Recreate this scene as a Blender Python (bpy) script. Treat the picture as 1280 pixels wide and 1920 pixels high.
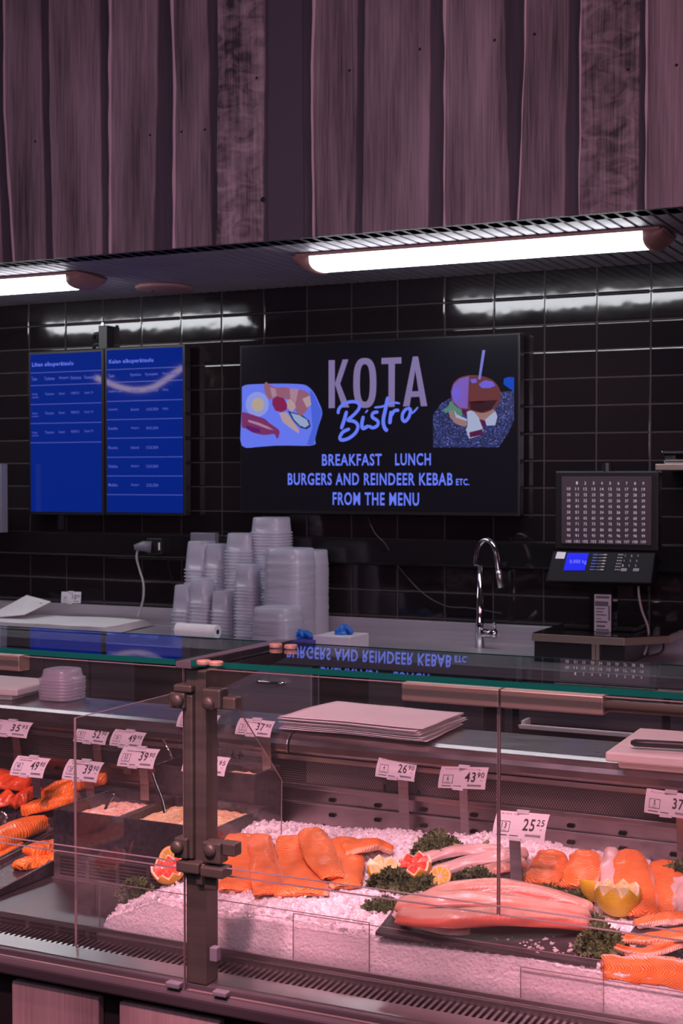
import bpy, bmesh, math, random
from mathutils import Vector, Matrix, noise

# ------------------------------------------------------------ camera, world, lights
scene = bpy.context.scene
for o in list(bpy.data.objects): bpy.data.objects.remove(o)
C = scene.collection
F = 2666.67
TH = math.atan(F / (640 + 4835)); PH = math.atan((960 - 893) / F)
cam_d = bpy.data.cameras.new('camera'); cam = bpy.data.objects.new('camera', cam_d); C.objects.link(cam)
cam_d.sensor_fit = 'VERTICAL'; cam_d.sensor_height = 36; cam_d.lens = 50
cam_d.clip_start = .05
cam_d.dof.use_dof = True; cam_d.dof.focus_distance = 2.85; cam_d.dof.aperture_fstop = 11
cam.location = (0, 0, 1.6); cam.rotation_euler = (math.pi / 2 - PH, 0, TH)
scene.camera = cam
FW = Vector((-math.sin(TH) * math.cos(PH), math.cos(TH) * math.cos(PH), -math.sin(PH)))
RT = Vector((math.cos(TH), math.sin(TH), 0)); UP = RT.cross(FW); CO = Vector((0, 0, 1.6))
def ray(u, v): return FW * F + RT * (u - 640) + UP * (960 - v)
def PY(u, v, Y): d = ray(u, v); return CO + d * (Y / d.y)
def PX(u, v, X): d = ray(u, v); return CO + d * (X / d.x)
def PZ(u, v, Z): d = ray(u, v); return CO + d * ((Z - 1.6) / d.z)

scene.view_settings.view_transform = 'Standard'; scene.view_settings.look = 'None'
scene.view_settings.gamma = 1; scene.view_settings.use_curve_mapping = False
scene.view_settings.exposure = 0.0
scene.cycles.transparent_max_bounces = 32

w = bpy.data.worlds.new('world'); scene.world = w; w.use_nodes = True
w.node_tree.nodes['Background'].inputs[0].default_value = (.50, .30, .42, 1)
w.node_tree.nodes['Background'].inputs[1].default_value = .035

def area(name, loc, target, size, energy, color, spread=180):
    l = bpy.data.lights.new(name, 'AREA'); l.shape = 'RECTANGLE'; l.size = size[0]; l.size_y = size[1]
    l.energy = energy; l.color = color; l.spread = math.radians(spread)
    o = bpy.data.objects.new(name, l); C.objects.link(o); o.location = loc
    o.rotation_euler = (Vector(target) - Vector(loc)).to_track_quat('-Z', 'Y').to_euler(); return o
def spot(name, loc, target, energy, color, ang=60, r=.06, blend=.6):
    l = bpy.data.lights.new(name, 'SPOT'); l.energy = energy; l.color = color
    l.spot_size = math.radians(ang); l.spot_blend = blend; l.shadow_soft_size = r
    o = bpy.data.objects.new(name, l); C.objects.link(o); o.location = loc
    o.rotation_euler = (Vector(target) - Vector(loc)).to_track_quat('-Z', 'Y').to_euler(); return o
PINK = (1.0, .41, .49)
# rose coloured ceiling spots of the shop floor, above the counter, each with an added front fill
for i, x in enumerate((-2.3, -1.6, -.95, -.3)):
    spot('counter_spot', (x, 1.30 + .25 * (i % 2), 3.3), (x, 2.6, .78), 98, PINK, 42, .07)
    spot('ice_front_fill', (x + .3, .55, 2.9), (x, 2.33, .68), 265, PINK, 24, .09)  # added spot, brightens the front face of the ice
# the shop's general light behind the customer, then two added fascia fills
area('shop_light', (-.6, -1.2, 3.6), (-1.6, 3.2, 1.2), (3.0, 1.0), 30, (.86, .58, .78))
area('fascia_fill', (-.4, .1, 1.9), (-2.7, 4.1, 2.25), (1.6, .3), 9, (.82, .64, .84), 70)  # added fill out of view, lifts the lower left of the fascia
area('fascia_fill_rose', (3.4, 1.2, 3.4), (-.6, 4.1, 2.5), (1.0, .5), 9, (1, .42, .46), 70)  # added fill far to the right, reddens that end of the fascia

# ------------------------------------------------------------ helpers
R = math.radians
random.seed(7)
class MB:
    def __init__(s): s.v = []; s.f = []; s.m = []; s.uv = []; s.hasuv = False
    def add(s, vs, fs, m=0, uv=None):
        b = len(s.v); s.v += [tuple(p) for p in vs]
        for f in fs: s.f.append([b + i for i in f]); s.m.append(m)
        if uv: s.hasuv = True
        s.uv += uv if uv else [(0, 0)] * len(vs)
        return s
    def box(s, x0, x1, y0, y1, z0, z1, m=0):
        if x0 > x1: x0, x1 = x1, x0
        if y0 > y1: y0, y1 = y1, y0
        if z0 > z1: z0, z1 = z1, z0
        vs = [(x0, y0, z0), (x1, y0, z0), (x1, y1, z0), (x0, y1, z0), (x0, y0, z1), (x1, y0, z1), (x1, y1, z1), (x0, y1, z1)]
        return s.add(vs, [(0, 3, 2, 1), (4, 5, 6, 7), (0, 1, 5, 4), (1, 2, 6, 5), (2, 3, 7, 6), (3, 0, 4, 7)], m)
    def hexa(s, a, m=0):   # eight corners: bottom ring then top ring
        return s.add(a, [(0, 3, 2, 1), (4, 5, 6, 7), (0, 1, 5, 4), (1, 2, 6, 5), (2, 3, 7, 6), (3, 0, 4, 7)], m)
    def tube(s, path, r, n=10, m=0, caps=True):
        path = [Vector(p) for p in path]; k = len(path); rs = r if isinstance(r, (list, tuple)) else [r] * k
        vs = []; up = None
        for i, p in enumerate(path):
            d = (path[min(i + 1, k - 1)] - path[max(i - 1, 0)]).normalized()
            if up is None: up = Vector((0, 0, 1)) if abs(d.z) < .9 else Vector((1, 0, 0))
            a = d.cross(up).normalized(); b = a.cross(d).normalized(); up = b
            for j in range(n):
                t = 2 * math.pi * j / n; vs.append(p + a * math.cos(t) * rs[i] + b * math.sin(t) * rs[i])
        fs = [(i * n + j, i * n + (j + 1) % n, (i + 1) * n + (j + 1) % n, (i + 1) * n + j) for i in range(k - 1) for j in range(n)]
        if caps: fs += [tuple(range(n))[::-1], tuple((k - 1) * n + j for j in range(n))]
        return s.add(vs, fs, m)
    def lathe(s, c, prof, n=24, m=0, axis=None, sx=1, sy=1):
        M = Matrix.Identity(3) if axis is None else Vector((0, 0, 1)).rotation_difference(Vector(axis)).to_matrix()
        vs = [Vector(c) + M @ Vector((r * sx * math.cos(2 * math.pi * j / n), r * sy * math.sin(2 * math.pi * j / n), z)) for r, z in prof for j in range(n)]
        fs = [(i * n + j, i * n + (j + 1) % n, (i + 1) * n + (j + 1) % n, (i + 1) * n + j) for i in range(len(prof) - 1) for j in range(n)]
        if prof[0][0] > 1e-5: fs.append(tuple(range(n))[::-1])
        if prof[-1][0] > 1e-5: fs.append(tuple((len(prof) - 1) * n + j for j in range(n)))
        return s.add(vs, fs, m)
    def prism(s, poly, h, m=0):   # poly: list of 3D points, h: extrusion vector
        n = len(poly); h = Vector(h); a = [Vector(p) for p in poly]
        return s.add(a + [p + h for p in a], [tuple(range(n))[::-1], tuple(range(n, 2 * n))] + [(i, (i + 1) % n, n + (i + 1) % n, n + i) for i in range(n)], m)
def loft(mb, rings, m=0, caps=True):
    n = len(rings[0]); k = len(rings)
    fs = [(i * n + j, i * n + (j + 1) % n, (i + 1) * n + (j + 1) % n, (i + 1) * n + j) for i in range(k - 1) for j in range(n)]
    if caps: fs += [tuple(range(n))[::-1], tuple((k - 1) * n + j for j in range(n))]
    return mb.add([p for r in rings for p in r], fs, m)
def build(name, mb, mats, parent=None, smooth=False, bevel=0, sub=0, keep=False, fixn=True, angle=None):
    if not isinstance(mats, (list, tuple)): mats = [mats]
    vs = [Vector(p) for p in mb.v]
    if parent is None and not keep:
        o0 = Vector(((min(p.x for p in vs) + max(p.x for p in vs)) / 2, (min(p.y for p in vs) + max(p.y for p in vs)) / 2, min(p.z for p in vs)))
    elif parent is not None and not keep: o0 = Vector(parent['_w']) if '_w' in parent else Vector((0, 0, 0))
    else: o0 = Vector((0, 0, 0))
    me = bpy.data.meshes.new(name); me.from_pydata([p - o0 for p in vs], [], mb.f)
    for mt in mats: me.materials.append(mt)
    me.polygons.foreach_set('material_index', mb.m)
    if mb.hasuv:
        ul = me.uv_layers.new(name='UVMap')
        for lp in me.loops: ul.data[lp.index].uv = mb.uv[lp.vertex_index]
    if fixn:
        bm = bmesh.new(); bm.from_mesh(me); bmesh.ops.recalc_face_normals(bm, faces=bm.faces); bm.to_mesh(me); bm.free()
    if smooth: me.polygons.foreach_set('use_smooth', [True] * len(me.polygons))
    o = bpy.data.objects.new(name, me); C.objects.link(o)
    if parent is None: o.location = o0
    else: o.parent = parent
    o['_w'] = tuple(o0)
    if bevel:
        b = o.modifiers.new('bevel', 'BEVEL'); b.width = bevel; b.segments = 2; b.limit_method = 'ANGLE'; b.angle_limit = R(40)
        b.harden_normals = False
    if sub:
        q = o.modifiers.new('sub', 'SUBSURF'); q.levels = sub; q.render_levels = sub
    return o
def tag(o, label, cat, group=None):
    o['label'] = label; o['category'] = cat
    if group: o['group'] = group
    return o
def thing(name, label, cat, loc, group=None):
    o = bpy.data.objects.new(name, None); C.objects.link(o); o.location = loc; o['_w'] = tuple(loc)
    return tag(o, label, cat, group)
def struct(name, mb, m, **k):
    o = build(name, mb, m, **k); o['kind'] = 'structure'; return o
def dup(root, loc, label=None, group=None):
    r = root.copy(); C.objects.link(r); r.location = loc; r['_w'] = tuple(loc)
    if label: r['label'] = label
    if group: r['group'] = group
    for ch in list(root.children):
        c = ch.copy(); C.objects.link(c); c.parent = r
        for g in list(ch.children):
            d = g.copy(); C.objects.link(d); d.parent = c
    return r

# ------------------------------------------------------------ materials
def mat(name, col, rough=.5, metal=0, spec=.5, emit=None, es=1, sss=0, coat=0, sssr=.01, trans=0, alpha=1, aniso=0):
    m = bpy.data.materials.new(name); m.use_nodes = True; b = m.node_tree.nodes['Principled BSDF']
    b.inputs['Base Color'].default_value = (*col, 1); b.inputs['Roughness'].default_value = rough; b.inputs['Metallic'].default_value = metal
    b.inputs['Specular IOR Level'].default_value = spec; b.inputs['Coat Weight'].default_value = coat; b.inputs['Coat Roughness'].default_value = .12
    b.inputs['Anisotropic'].default_value = aniso
    if sss:
        b.inputs['Subsurface Weight'].default_value = sss; b.inputs['Subsurface Radius'].default_value = (1, .5, .4); b.inputs['Subsurface Scale'].default_value = sssr
    if emit: b.inputs['Emission Color'].default_value = (*emit, 1); b.inputs['Emission Strength'].default_value = es
    b.inputs['Alpha'].default_value = alpha
    return m
def N(m, t, **kw):
    n = m.node_tree.nodes.new(t)
    for k, v in kw.items(): setattr(n, k, v)
    return n
def L(m, a, b): m.node_tree.links.new(a, b)
def bsdf(m): return m.node_tree.nodes['Principled BSDF']
def ramp(m, stops):
    r = N(m, 'ShaderNodeValToRGB'); e = r.color_ramp.elements
    while len(e) < len(stops): e.new(.5)
    for i, (p, c) in enumerate(stops): e[i].position = p; e[i].color = (*c, 1) if len(c) == 3 else c
    return r
def noisy(m, c1, c2, scale=(8, 8, 8), bump=0, bscale=60, detail=4, rv=0, coord='Object'):
    tc = N(m, 'ShaderNodeTexCoord'); mp = N(m, 'ShaderNodeMapping'); mp.inputs['Scale'].default_value = scale
    L(m, tc.outputs[coord], mp.inputs[0]); n = N(m, 'ShaderNodeTexNoise'); n.inputs['Scale'].default_value = 1; n.inputs['Detail'].default_value = detail
    L(m, mp.outputs[0], n.inputs[0]); r = ramp(m, [(.3, c1), (.7, c2)]); L(m, n.outputs[0], r.inputs[0]); L(m, r.outputs[0], bsdf(m).inputs['Base Color'])
    if rv:
        mr = N(m, 'ShaderNodeMapRange'); mr.inputs[3].default_value = bsdf(m).inputs['Roughness'].default_value - rv; mr.inputs[4].default_value = bsdf(m).inputs['Roughness'].default_value + rv
        L(m, n.outputs[0], mr.inputs[0]); L(m, mr.outputs[0], bsdf(m).inputs['Roughness'])
    if bump:
        n2 = N(m, 'ShaderNodeTexNoise'); n2.inputs['Scale'].default_value = bscale; L(m, tc.outputs[coord], n2.inputs[0])
        b = N(m, 'ShaderNodeBump'); b.inputs['Strength'].default_value = bump; b.inputs['Distance'].default_value = .004
        L(m, n2.outputs[0], b.inputs['Height']); L(m, b.outputs[0], bsdf(m).inputs['Normal'])
    return m
def steel(name, col, rough, sc=(2, 2, 260)):
    m = mat(name, col, rough, 1)
    return noisy(m, tuple(c * .82 for c in col), tuple(min(1, c * 1.12) for c in col), sc, rv=.07, detail=3)
M = {}
M['steel'] = steel('brushed_steel', (.52, .49, .50), .30)
M['steel_dull'] = steel('dull_steel', (.36, .33, .35), .38, (3, 3, 120))
M['steel_worn'] = steel('worn_steel', (.36, .32, .335), .30, (12, 60, 12))
M['steel_dark'] = noisy(mat('dark_satin_front', (.12, .11, .125), .36, .4), (.10, .09, .105), (.15, .135, .155), (2, 2, 90))
M['steel_front'] = noisy(mat('satin_steel_front', (.5, .46, .52), .35, .55), (.44, .40, .46), (.54, .50, .56), (2, 2, 90))
M['chrome'] = mat('chrome', (.62, .60, .62), .07, 1)
M['bronze'] = noisy(mat('bronze_anodised', (.15, .12, .10), .45, .35), (.065, .060, .050), (.095, .086, .074), (4, 4, 60), rv=.05)
M['bronze_light'] = mat('champagne_anodised', (.45, .36, .31), .38, .8)
M['black'] = mat('black_plastic', (.012, .011, .013), .38)
M['black_gloss'] = mat('black_gloss', (.010, .009, .011), .12)
M['dark'] = mat('dark_recess', (.006, .005, .006), .7)
M['bumper'] = mat('bumper_rubber', (.05, .042, .052), .45)
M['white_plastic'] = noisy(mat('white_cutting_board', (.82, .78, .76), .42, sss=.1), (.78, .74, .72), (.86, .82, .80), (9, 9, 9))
M['paper'] = noisy(mat('paper', (.78, .74, .76), .75), (.74, .70, .72), (.82, .78, .80), (6, 6, 6), bump=.15, bscale=18)
M['tissue'] = noisy(mat('tissue', (.85, .82, .84), .8), (.80, .77, .79), (.88, .85, .87), (30, 30, 30))
M['card'] = mat('price_card_white', (.66, .64, .70), .42)
M['ink'] = mat('ink', (.03, .022, .035), .6)
M['ink_red'] = mat('ink_red', (.45, .12, .16), .6)
M['grey_cable'] = mat('grey_cable', (.42, .40, .42), .5)
M['clip_blue'] = mat('grey_blue_plastic', (.16, .16, .20), .45)
M['blue_glove'] = noisy(mat('blue_nitrile', (.01, .13, .55), .45), (.01, .10, .45), (.02, .18, .65), (40, 40, 40))
M['box_white'] = mat('carton_white', (.62, .58, .66), .6)
M['box_blue'] = mat('carton_blue', (.07, .06, .32), .6)
M['tray'] = noisy(mat('dark_granite_tray', (.025, .022, .028), .32), (.018, .016, .021), (.045, .04, .05), (90, 90, 90), bump=.2, bscale=120)
M['slate'] = noisy(mat('slate', (.04, .036, .04), .6), (.026, .024, .027), (.06, .054, .058), (24, 24, 24), bump=.5, bscale=60)
M['lemon'] = noisy(mat('lemon_peel', (.86, .55, .03), .36, sss=.1), (.80, .46, .02), (.90, .64, .05), (40, 40, 40), bump=.5, bscale=420)
M['lemon_flesh'] = noisy(mat('lemon_flesh', (.92, .78, .42), .3, sss=.2), (.85, .62, .16), (.95, .85, .55), (90, 90, 90))
M['pith'] = mat('pith', (.92, .80, .60), .5, sss=.2)
M['orange_peel'] = noisy(mat('grapefruit_peel', (.85, .40, .03), .36, sss=.1), (.80, .33, .02), (.90, .50, .05), (40, 40, 40), bump=.5, bscale=420)
M['grapefruit'] = noisy(mat('grapefruit_flesh', (.85, .09, .05), .22, sss=.2, coat=.4), (.72, .04, .03), (.92, .20, .12), (120, 120, 120), bump=.4, bscale=200)
M['kale'] = noisy(mat('kale_leaf', (.05, .10, .028), .5, sss=.05), (.025, .05, .018), (.12, .17, .06), (45, 45, 45), bump=.5, bscale=180)
M['kale_stem'] = mat('kale_stem', (.22, .28, .10), .5)
M['rose_plastic'] = mat('terracotta_plastic', (.36, .185, .17), .5)
M['lamp'] = mat('lamp_diffuser', (.9, .9, .9), .5, emit=(.93, .95, 1.0), es=14)
M['grout_bw'] = mat('far_wall', (.02, .017, .02), .8)

# glass: thin clear sheet, reflection grows towards grazing angles
def glass(name, tint, boost=1.0, base=.04, rough=0.0, dust=0.0):
    m = bpy.data.materials.new(name); m.use_nodes = True; nt = m.node_tree; nt.nodes.clear()
    out = N(m, 'ShaderNodeOutputMaterial'); tr = N(m, 'ShaderNodeBsdfTransparent'); gl = N(m, 'ShaderNodeBsdfGlossy'); mx = N(m, 'ShaderNodeMixShader')
    tr.inputs[0].default_value = (*tint, 1); gl.inputs['Roughness'].default_value = rough; gl.inputs[0].default_value = (1, 1, 1, 1)
    lw = N(m, 'ShaderNodeLayerWeight'); lw.inputs[0].default_value = .5
    pw = N(m, 'ShaderNodeMath', operation='POWER'); pw.inputs[1].default_value = 5; L(m, lw.outputs['Facing'], pw.inputs[0])
    ml = N(m, 'ShaderNodeMath', operation='MULTIPLY_ADD'); ml.inputs[1].default_value = .96 * boost; ml.inputs[2].default_value = base; L(m, pw.outputs[0], ml.inputs[0])
    g = N(m, 'ShaderNodeNewGeometry'); iv = N(m, 'ShaderNodeMath', operation='SUBTRACT'); iv.inputs[0].default_value = 1; L(m, g.outputs['Backfacing'], iv.inputs[1])
    m2 = N(m, 'ShaderNodeMath', operation='MULTIPLY'); L(m, ml.outputs[0], m2.inputs[0]); L(m, iv.outputs[0], m2.inputs[1])
    L(m, m2.outputs[0], mx.inputs[0]); L(m, tr.outputs[0], mx.inputs[1]); L(m, gl.outputs[0], mx.inputs[2])
    last = mx
    if dust:
        df = N(m, 'ShaderNodeBsdfDiffuse'); df.inputs[0].default_value = (.8, .8, .8, 1); m3 = N(m, 'ShaderNodeMixShader')
        tc = N(m, 'ShaderNodeTexCoord'); nz = N(m, 'ShaderNodeTexNoise'); nz.inputs['Scale'].default_value = 6; L(m, tc.outputs['Object'], nz.inputs[0])
        mm = N(m, 'ShaderNodeMath', operation='MULTIPLY'); mm.inputs[1].default_value = dust * 2; L(m, nz.outputs[0], mm.inputs[0]); L(m, mm.outputs[0], m3.inputs[0])
        L(m, mx.outputs[0], m3.inputs[1]); L(m, df.outputs[0], m3.inputs[2]); last = m3
    L(m, last.outputs[0], out.inputs[0]); return m
M['glass'] = glass('clear_glass', (.985, .985, .985), dust=.008)
M['glass_shelf'] = glass('shelf_glass', (.94, .97, .955), 1.0)
M['acrylic'] = glass('acrylic', (.975, .965, .97), .8, dust=.02)
M['edge_green'] = mat('glass_edge_green', (.004, .085, .065), .15, coat=.3, emit=None)
M['edge_pink'] = mat('glass_edge_clear', (.24, .175, .185), .3)
M['plastic_black_clear'] = glass('smoked_clear', (.55, .45, .45), .8)
def frosted(name):
    m = bpy.data.materials.new(name); m.use_nodes = True; nt = m.node_tree; nt.nodes.clear()
    out = N(m, 'ShaderNodeOutputMaterial'); tr = N(m, 'ShaderNodeBsdfTransparent'); df = N(m, 'ShaderNodeBsdfDiffuse'); tl = N(m, 'ShaderNodeBsdfTranslucent'); gl = N(m, 'ShaderNodeBsdfGlossy')
    df.inputs[0].default_value = (.74, .72, .82, 1); tl.inputs[0].default_value = (.74, .72, .82, 1); gl.inputs['Roughness'].default_value = .25
    a = N(m, 'ShaderNodeMixShader'); a.inputs[0].default_value = .45; L(m, df.outputs[0], a.inputs[1]); L(m, tl.outputs[0], a.inputs[2])
    b = N(m, 'ShaderNodeMixShader'); b.inputs[0].default_value = .06; L(m, a.outputs[0], b.inputs[1]); L(m, gl.outputs[0], b.inputs[2])
    c = N(m, 'ShaderNodeMixShader'); c.inputs[0].default_value = .58; L(m, tr.outputs[0], c.inputs[1]); L(m, b.outputs[0], c.inputs[2])
    L(m, c.outputs[0], out.inputs[0]); return m
M['tub'] = frosted('frosted_plastic')

def screen_mat(name, col, es=1.0, rough=.08, spec=.5):
    return mat(name, (.004, .004, .006), rough, emit=col, es=es, spec=spec)
M['scr_black'] = screen_mat('screen_black', (.0035, .0028, .0055), rough=.22)
M['scr_blue'] = screen_mat('screen_blue', (.0, .014, .20), rough=.03)
M['scr_text'] = screen_mat('screen_text', (.13, .19, .88))
M['scr_dim'] = screen_mat('screen_dim_text', (.10, .12, .50))
M['scr_line'] = screen_mat('screen_line', (.07, .09, .42))
M['scr_kota'] = screen_mat('screen_kota', (.20, .155, .33), rough=.3)
for nm, c in dict(plate=(.12, .17, .80), plate2=(.06, .11, .62), eggwhite=(.24, .28, .70), yolk=(.42, .33, .25), bacon=(.17, .025, .12), bacon2=(.10, .008, .12), ham=(.26, .10, .16),
                  ham2=(.36, .20, .28), tomato=(.20, .012, .07), cheese=(.40, .28, .30), cucumber=(.01, .03, .09), cucumber2=(.28, .34, .55), bun=(.12, .028, .03), bun2=(.03, .006, .010), bunlit=(.17, .09, .42), bunlit2=(.14, .10, .60), salad=(.08, .20, .16),
                  halloumi=(.33, .38, .55), bread=(.28, .15, .14), stick=(.17, .17, .55), bluething=(.0, .05, .45), sauce=(.08, .005, .05), lcd=(.0, .005, .85), lcdtext=(.25, .25, 1.0)).items():
    M['p_' + nm] = screen_mat('picture_' + nm, c, rough=.3)
def gravel():
    m = screen_mat('picture_slate', (.02, .03, .1), rough=.4)
    tc = N(m, 'ShaderNodeTexCoord'); n = N(m, 'ShaderNodeTexNoise'); n.inputs['Scale'].default_value = 160; n.inputs['Detail'].default_value = 3
    L(m, tc.outputs['Object'], n.inputs[0]); r = ramp(m, [(.42, (.008, .010, .03)), (.6, (.03, .045, .22)), (.72, (.2, .22, .55))]); L(m, n.outputs[0], r.inputs[0])
    L(m, r.outputs[0], bsdf(m).inputs['Emission Color']); return m
M['p_slate'] = gravel(); bsdf(M['p_lcd']).inputs['Specular IOR Level'].default_value = .05; bsdf(M['p_lcdtext']).inputs['Specular IOR Level'].default_value = .05

def salmon_mat(name, c1, c2, cline, freq=200, chev=.9, lineamt=.85, belly=None, rough=.34):
    m = mat(name, c1, rough, sss=.06, sssr=.006, coat=.12)
    tc = N(m, 'ShaderNodeTexCoord'); sp = N(m, 'ShaderNodeSeparateXYZ'); L(m, tc.outputs['UV'], sp.inputs[0])
    ab = N(m, 'ShaderNodeMath', operation='ABSOLUTE'); L(m, sp.outputs[1], ab.inputs[0])
    nz = N(m, 'ShaderNodeTexNoise'); nz.inputs['Scale'].default_value = 28; nz.inputs['Detail'].default_value = 2; L(m, tc.outputs['Object'], nz.inputs[0])
    a1 = N(m, 'ShaderNodeMath', operation='MULTIPLY_ADD'); a1.inputs[1].default_value = chev * .03; L(m, ab.outputs[0], a1.inputs[0]); L(m, sp.outputs[0], a1.inputs[2])
    a2 = N(m, 'ShaderNodeMath', operation='MULTIPLY_ADD'); a2.inputs[1].default_value = .02; L(m, nz.outputs[0], a2.inputs[0]); L(m, a1.outputs[0], a2.inputs[2])
    a3 = N(m, 'ShaderNodeMath', operation='MULTIPLY'); a3.inputs[1].default_value = freq * 6.283; L(m, a2.outputs[0], a3.inputs[0])
    sn = N(m, 'ShaderNodeMath', operation='SINE'); L(m, a3.outputs[0], sn.inputs[0])
    r = ramp(m, [(.55, (0, 0, 0)), (1.0, (1, 1, 1))]); L(m, sn.outputs[0], r.inputs[0])
    base = ramp(m, [(.35, c1), (.65, c2)]); n2 = N(m, 'ShaderNodeTexNoise'); n2.inputs['Scale'].default_value = 45; L(m, tc.outputs['Object'], n2.inputs[0]); L(m, n2.outputs[0], base.inputs[0])
    sc = N(m, 'ShaderNodeMath', operation='MULTIPLY'); sc.inputs[1].default_value = lineamt; L(m, r.outputs[0], sc.inputs[0])
    mx = N(m, 'ShaderNodeMixRGB'); L(m, sc.outputs[0], mx.inputs[0]); L(m, base.outputs[0], mx.inputs[1]); mx.inputs[2].default_value = (*cline, 1)
    last = mx
    if belly:
        # paler belly strip along one long edge, with a soft noisy border
        ad = N(m, 'ShaderNodeMath', operation='MULTIPLY_ADD'); ad.inputs[1].default_value = .25; L(m, nz.outputs[0], ad.inputs[0]); L(m, sp.outputs[1], ad.inputs[2])
        rb = ramp(m, [(.86, (0, 0, 0)), (.99, (1, 1, 1))]); L(m, ad.outputs[0], rb.inputs[0])
        m2 = N(m, 'ShaderNodeMixRGB'); L(m, rb.outputs[0], m2.inputs[0]); L(m, mx.outputs[0], m2.inputs[1]); m2.inputs[2].default_value = (*belly, 1); last = m2
    L(m, last.outputs[0], bsdf(m).inputs['Base Color'])
    bp = N(m, 'ShaderNodeBump'); bp.inputs['Strength'].default_value = .5; bp.inputs['Distance'].default_value = .0015 * min(1, lineamt * 2) ** 2; L(m, sn.outputs[0], bp.inputs['Height']); L(m, bp.outputs[0], bsdf(m).inputs['Normal'])
    return m
M['salmon'] = salmon_mat('salmon_flesh', (.88, .17, .015), (.93, .23, .03), (.97, .52, .26), belly=(.92, .48, .30))
M['salmon2'] = salmon_mat('salmon_flesh_pale', (.90, .165, .02), (.94, .23, .04), (.95, .48, .22), belly=(.93, .55, .42))
M['salmon_smoked'] = salmon_mat('smoked_salmon', (.55, .045, .010), (.75, .10, .02), (.85, .22, .06), freq=60, lineamt=.3, rough=.25)
M['marinated'] = salmon_mat('marinated_salmon', (.86, .16, .015), (.92, .24, .03), (.96, .42, .15), freq=110, lineamt=.4, rough=.22)
M['whitefish'] = salmon_mat('white_fish', (.60, .37, .28), (.66, .44, .35), (.68, .48, .40), freq=70, lineamt=.12, belly=(.66, .30, .22))
M['whitefish_red'] = salmon_mat('white_fish_red', (.60, .34, .26), (.66, .42, .33), (.58, .19, .14), freq=110, lineamt=.18, belly=(.62, .16, .11))
M['whitefish_pale'] = salmon_mat('pale_fish', (.66, .47, .44), (.72, .54, .51), (.74, .58, .55), freq=60, lineamt=.1)
def ice_mat():
    m = mat('crushed_ice', (.84, .82, .86), .22, sss=.25, sssr=.02, coat=.3)
    tc = N(m, 'ShaderNodeTexCoord'); v = N(m, 'ShaderNodeTexVoronoi'); v.inputs['Scale'].default_value = 170; L(m, tc.outputs['Object'], v.inputs[0])
    r = ramp(m, [(0, (.78, .77, .81)), (.5, (.87, .86, .89)), (1, (.94, .93, .96))]); L(m, v.outputs[0], r.inputs[0]); 
    sc = N(m, 'ShaderNodeMath', operation='MULTIPLY'); sc.inputs[1].default_value = 1.4; L(m, v.outputs[0], sc.inputs[0]); L(m, sc.outputs[0], r.inputs[0])
    L(m, r.outputs[0], bsdf(m).inputs['Base Color'])
    n = N(m, 'ShaderNodeTexNoise'); n.inputs['Scale'].default_value = 260; n.inputs['Detail'].default_value = 3; L(m, tc.outputs['Object'], n.inputs[0])
    ad = N(m, 'ShaderNodeMath', operation='ADD'); L(m, v.outputs[0], ad.inputs[0]); L(m, n.outputs[0], ad.inputs[1])
    b = N(m, 'ShaderNodeBump'); b.inputs['Strength'].default_value = .45; b.inputs['Distance'].default_value = .003; L(m, ad.outputs[0], b.inputs['Height']); L(m, b.outputs[0], bsdf(m).inputs['Normal'])
    return m
M['ice'] = ice_mat()
def ice_chunk():
    m = bpy.data.materials.new('ice_pieces'); m.use_nodes = True; nt = m.node_tree; b = bsdf(m); out = nt.nodes['Material Output']
    b.inputs['Base Color'].default_value = (.86, .84, .88, 1); b.inputs['Roughness'].default_value = .08; b.inputs['Subsurface Weight'].default_value = .0
    tr = N(m, 'ShaderNodeBsdfTransparent'); mx = N(m, 'ShaderNodeMixShader'); mx.inputs[0].default_value = .55
    L(m, tr.outputs[0], mx.inputs[1]); L(m, b.outputs[0], mx.inputs[2]); L(m, mx.outputs[0], out.inputs[0]); return m
M['ice_piece'] = ice_chunk()

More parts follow.
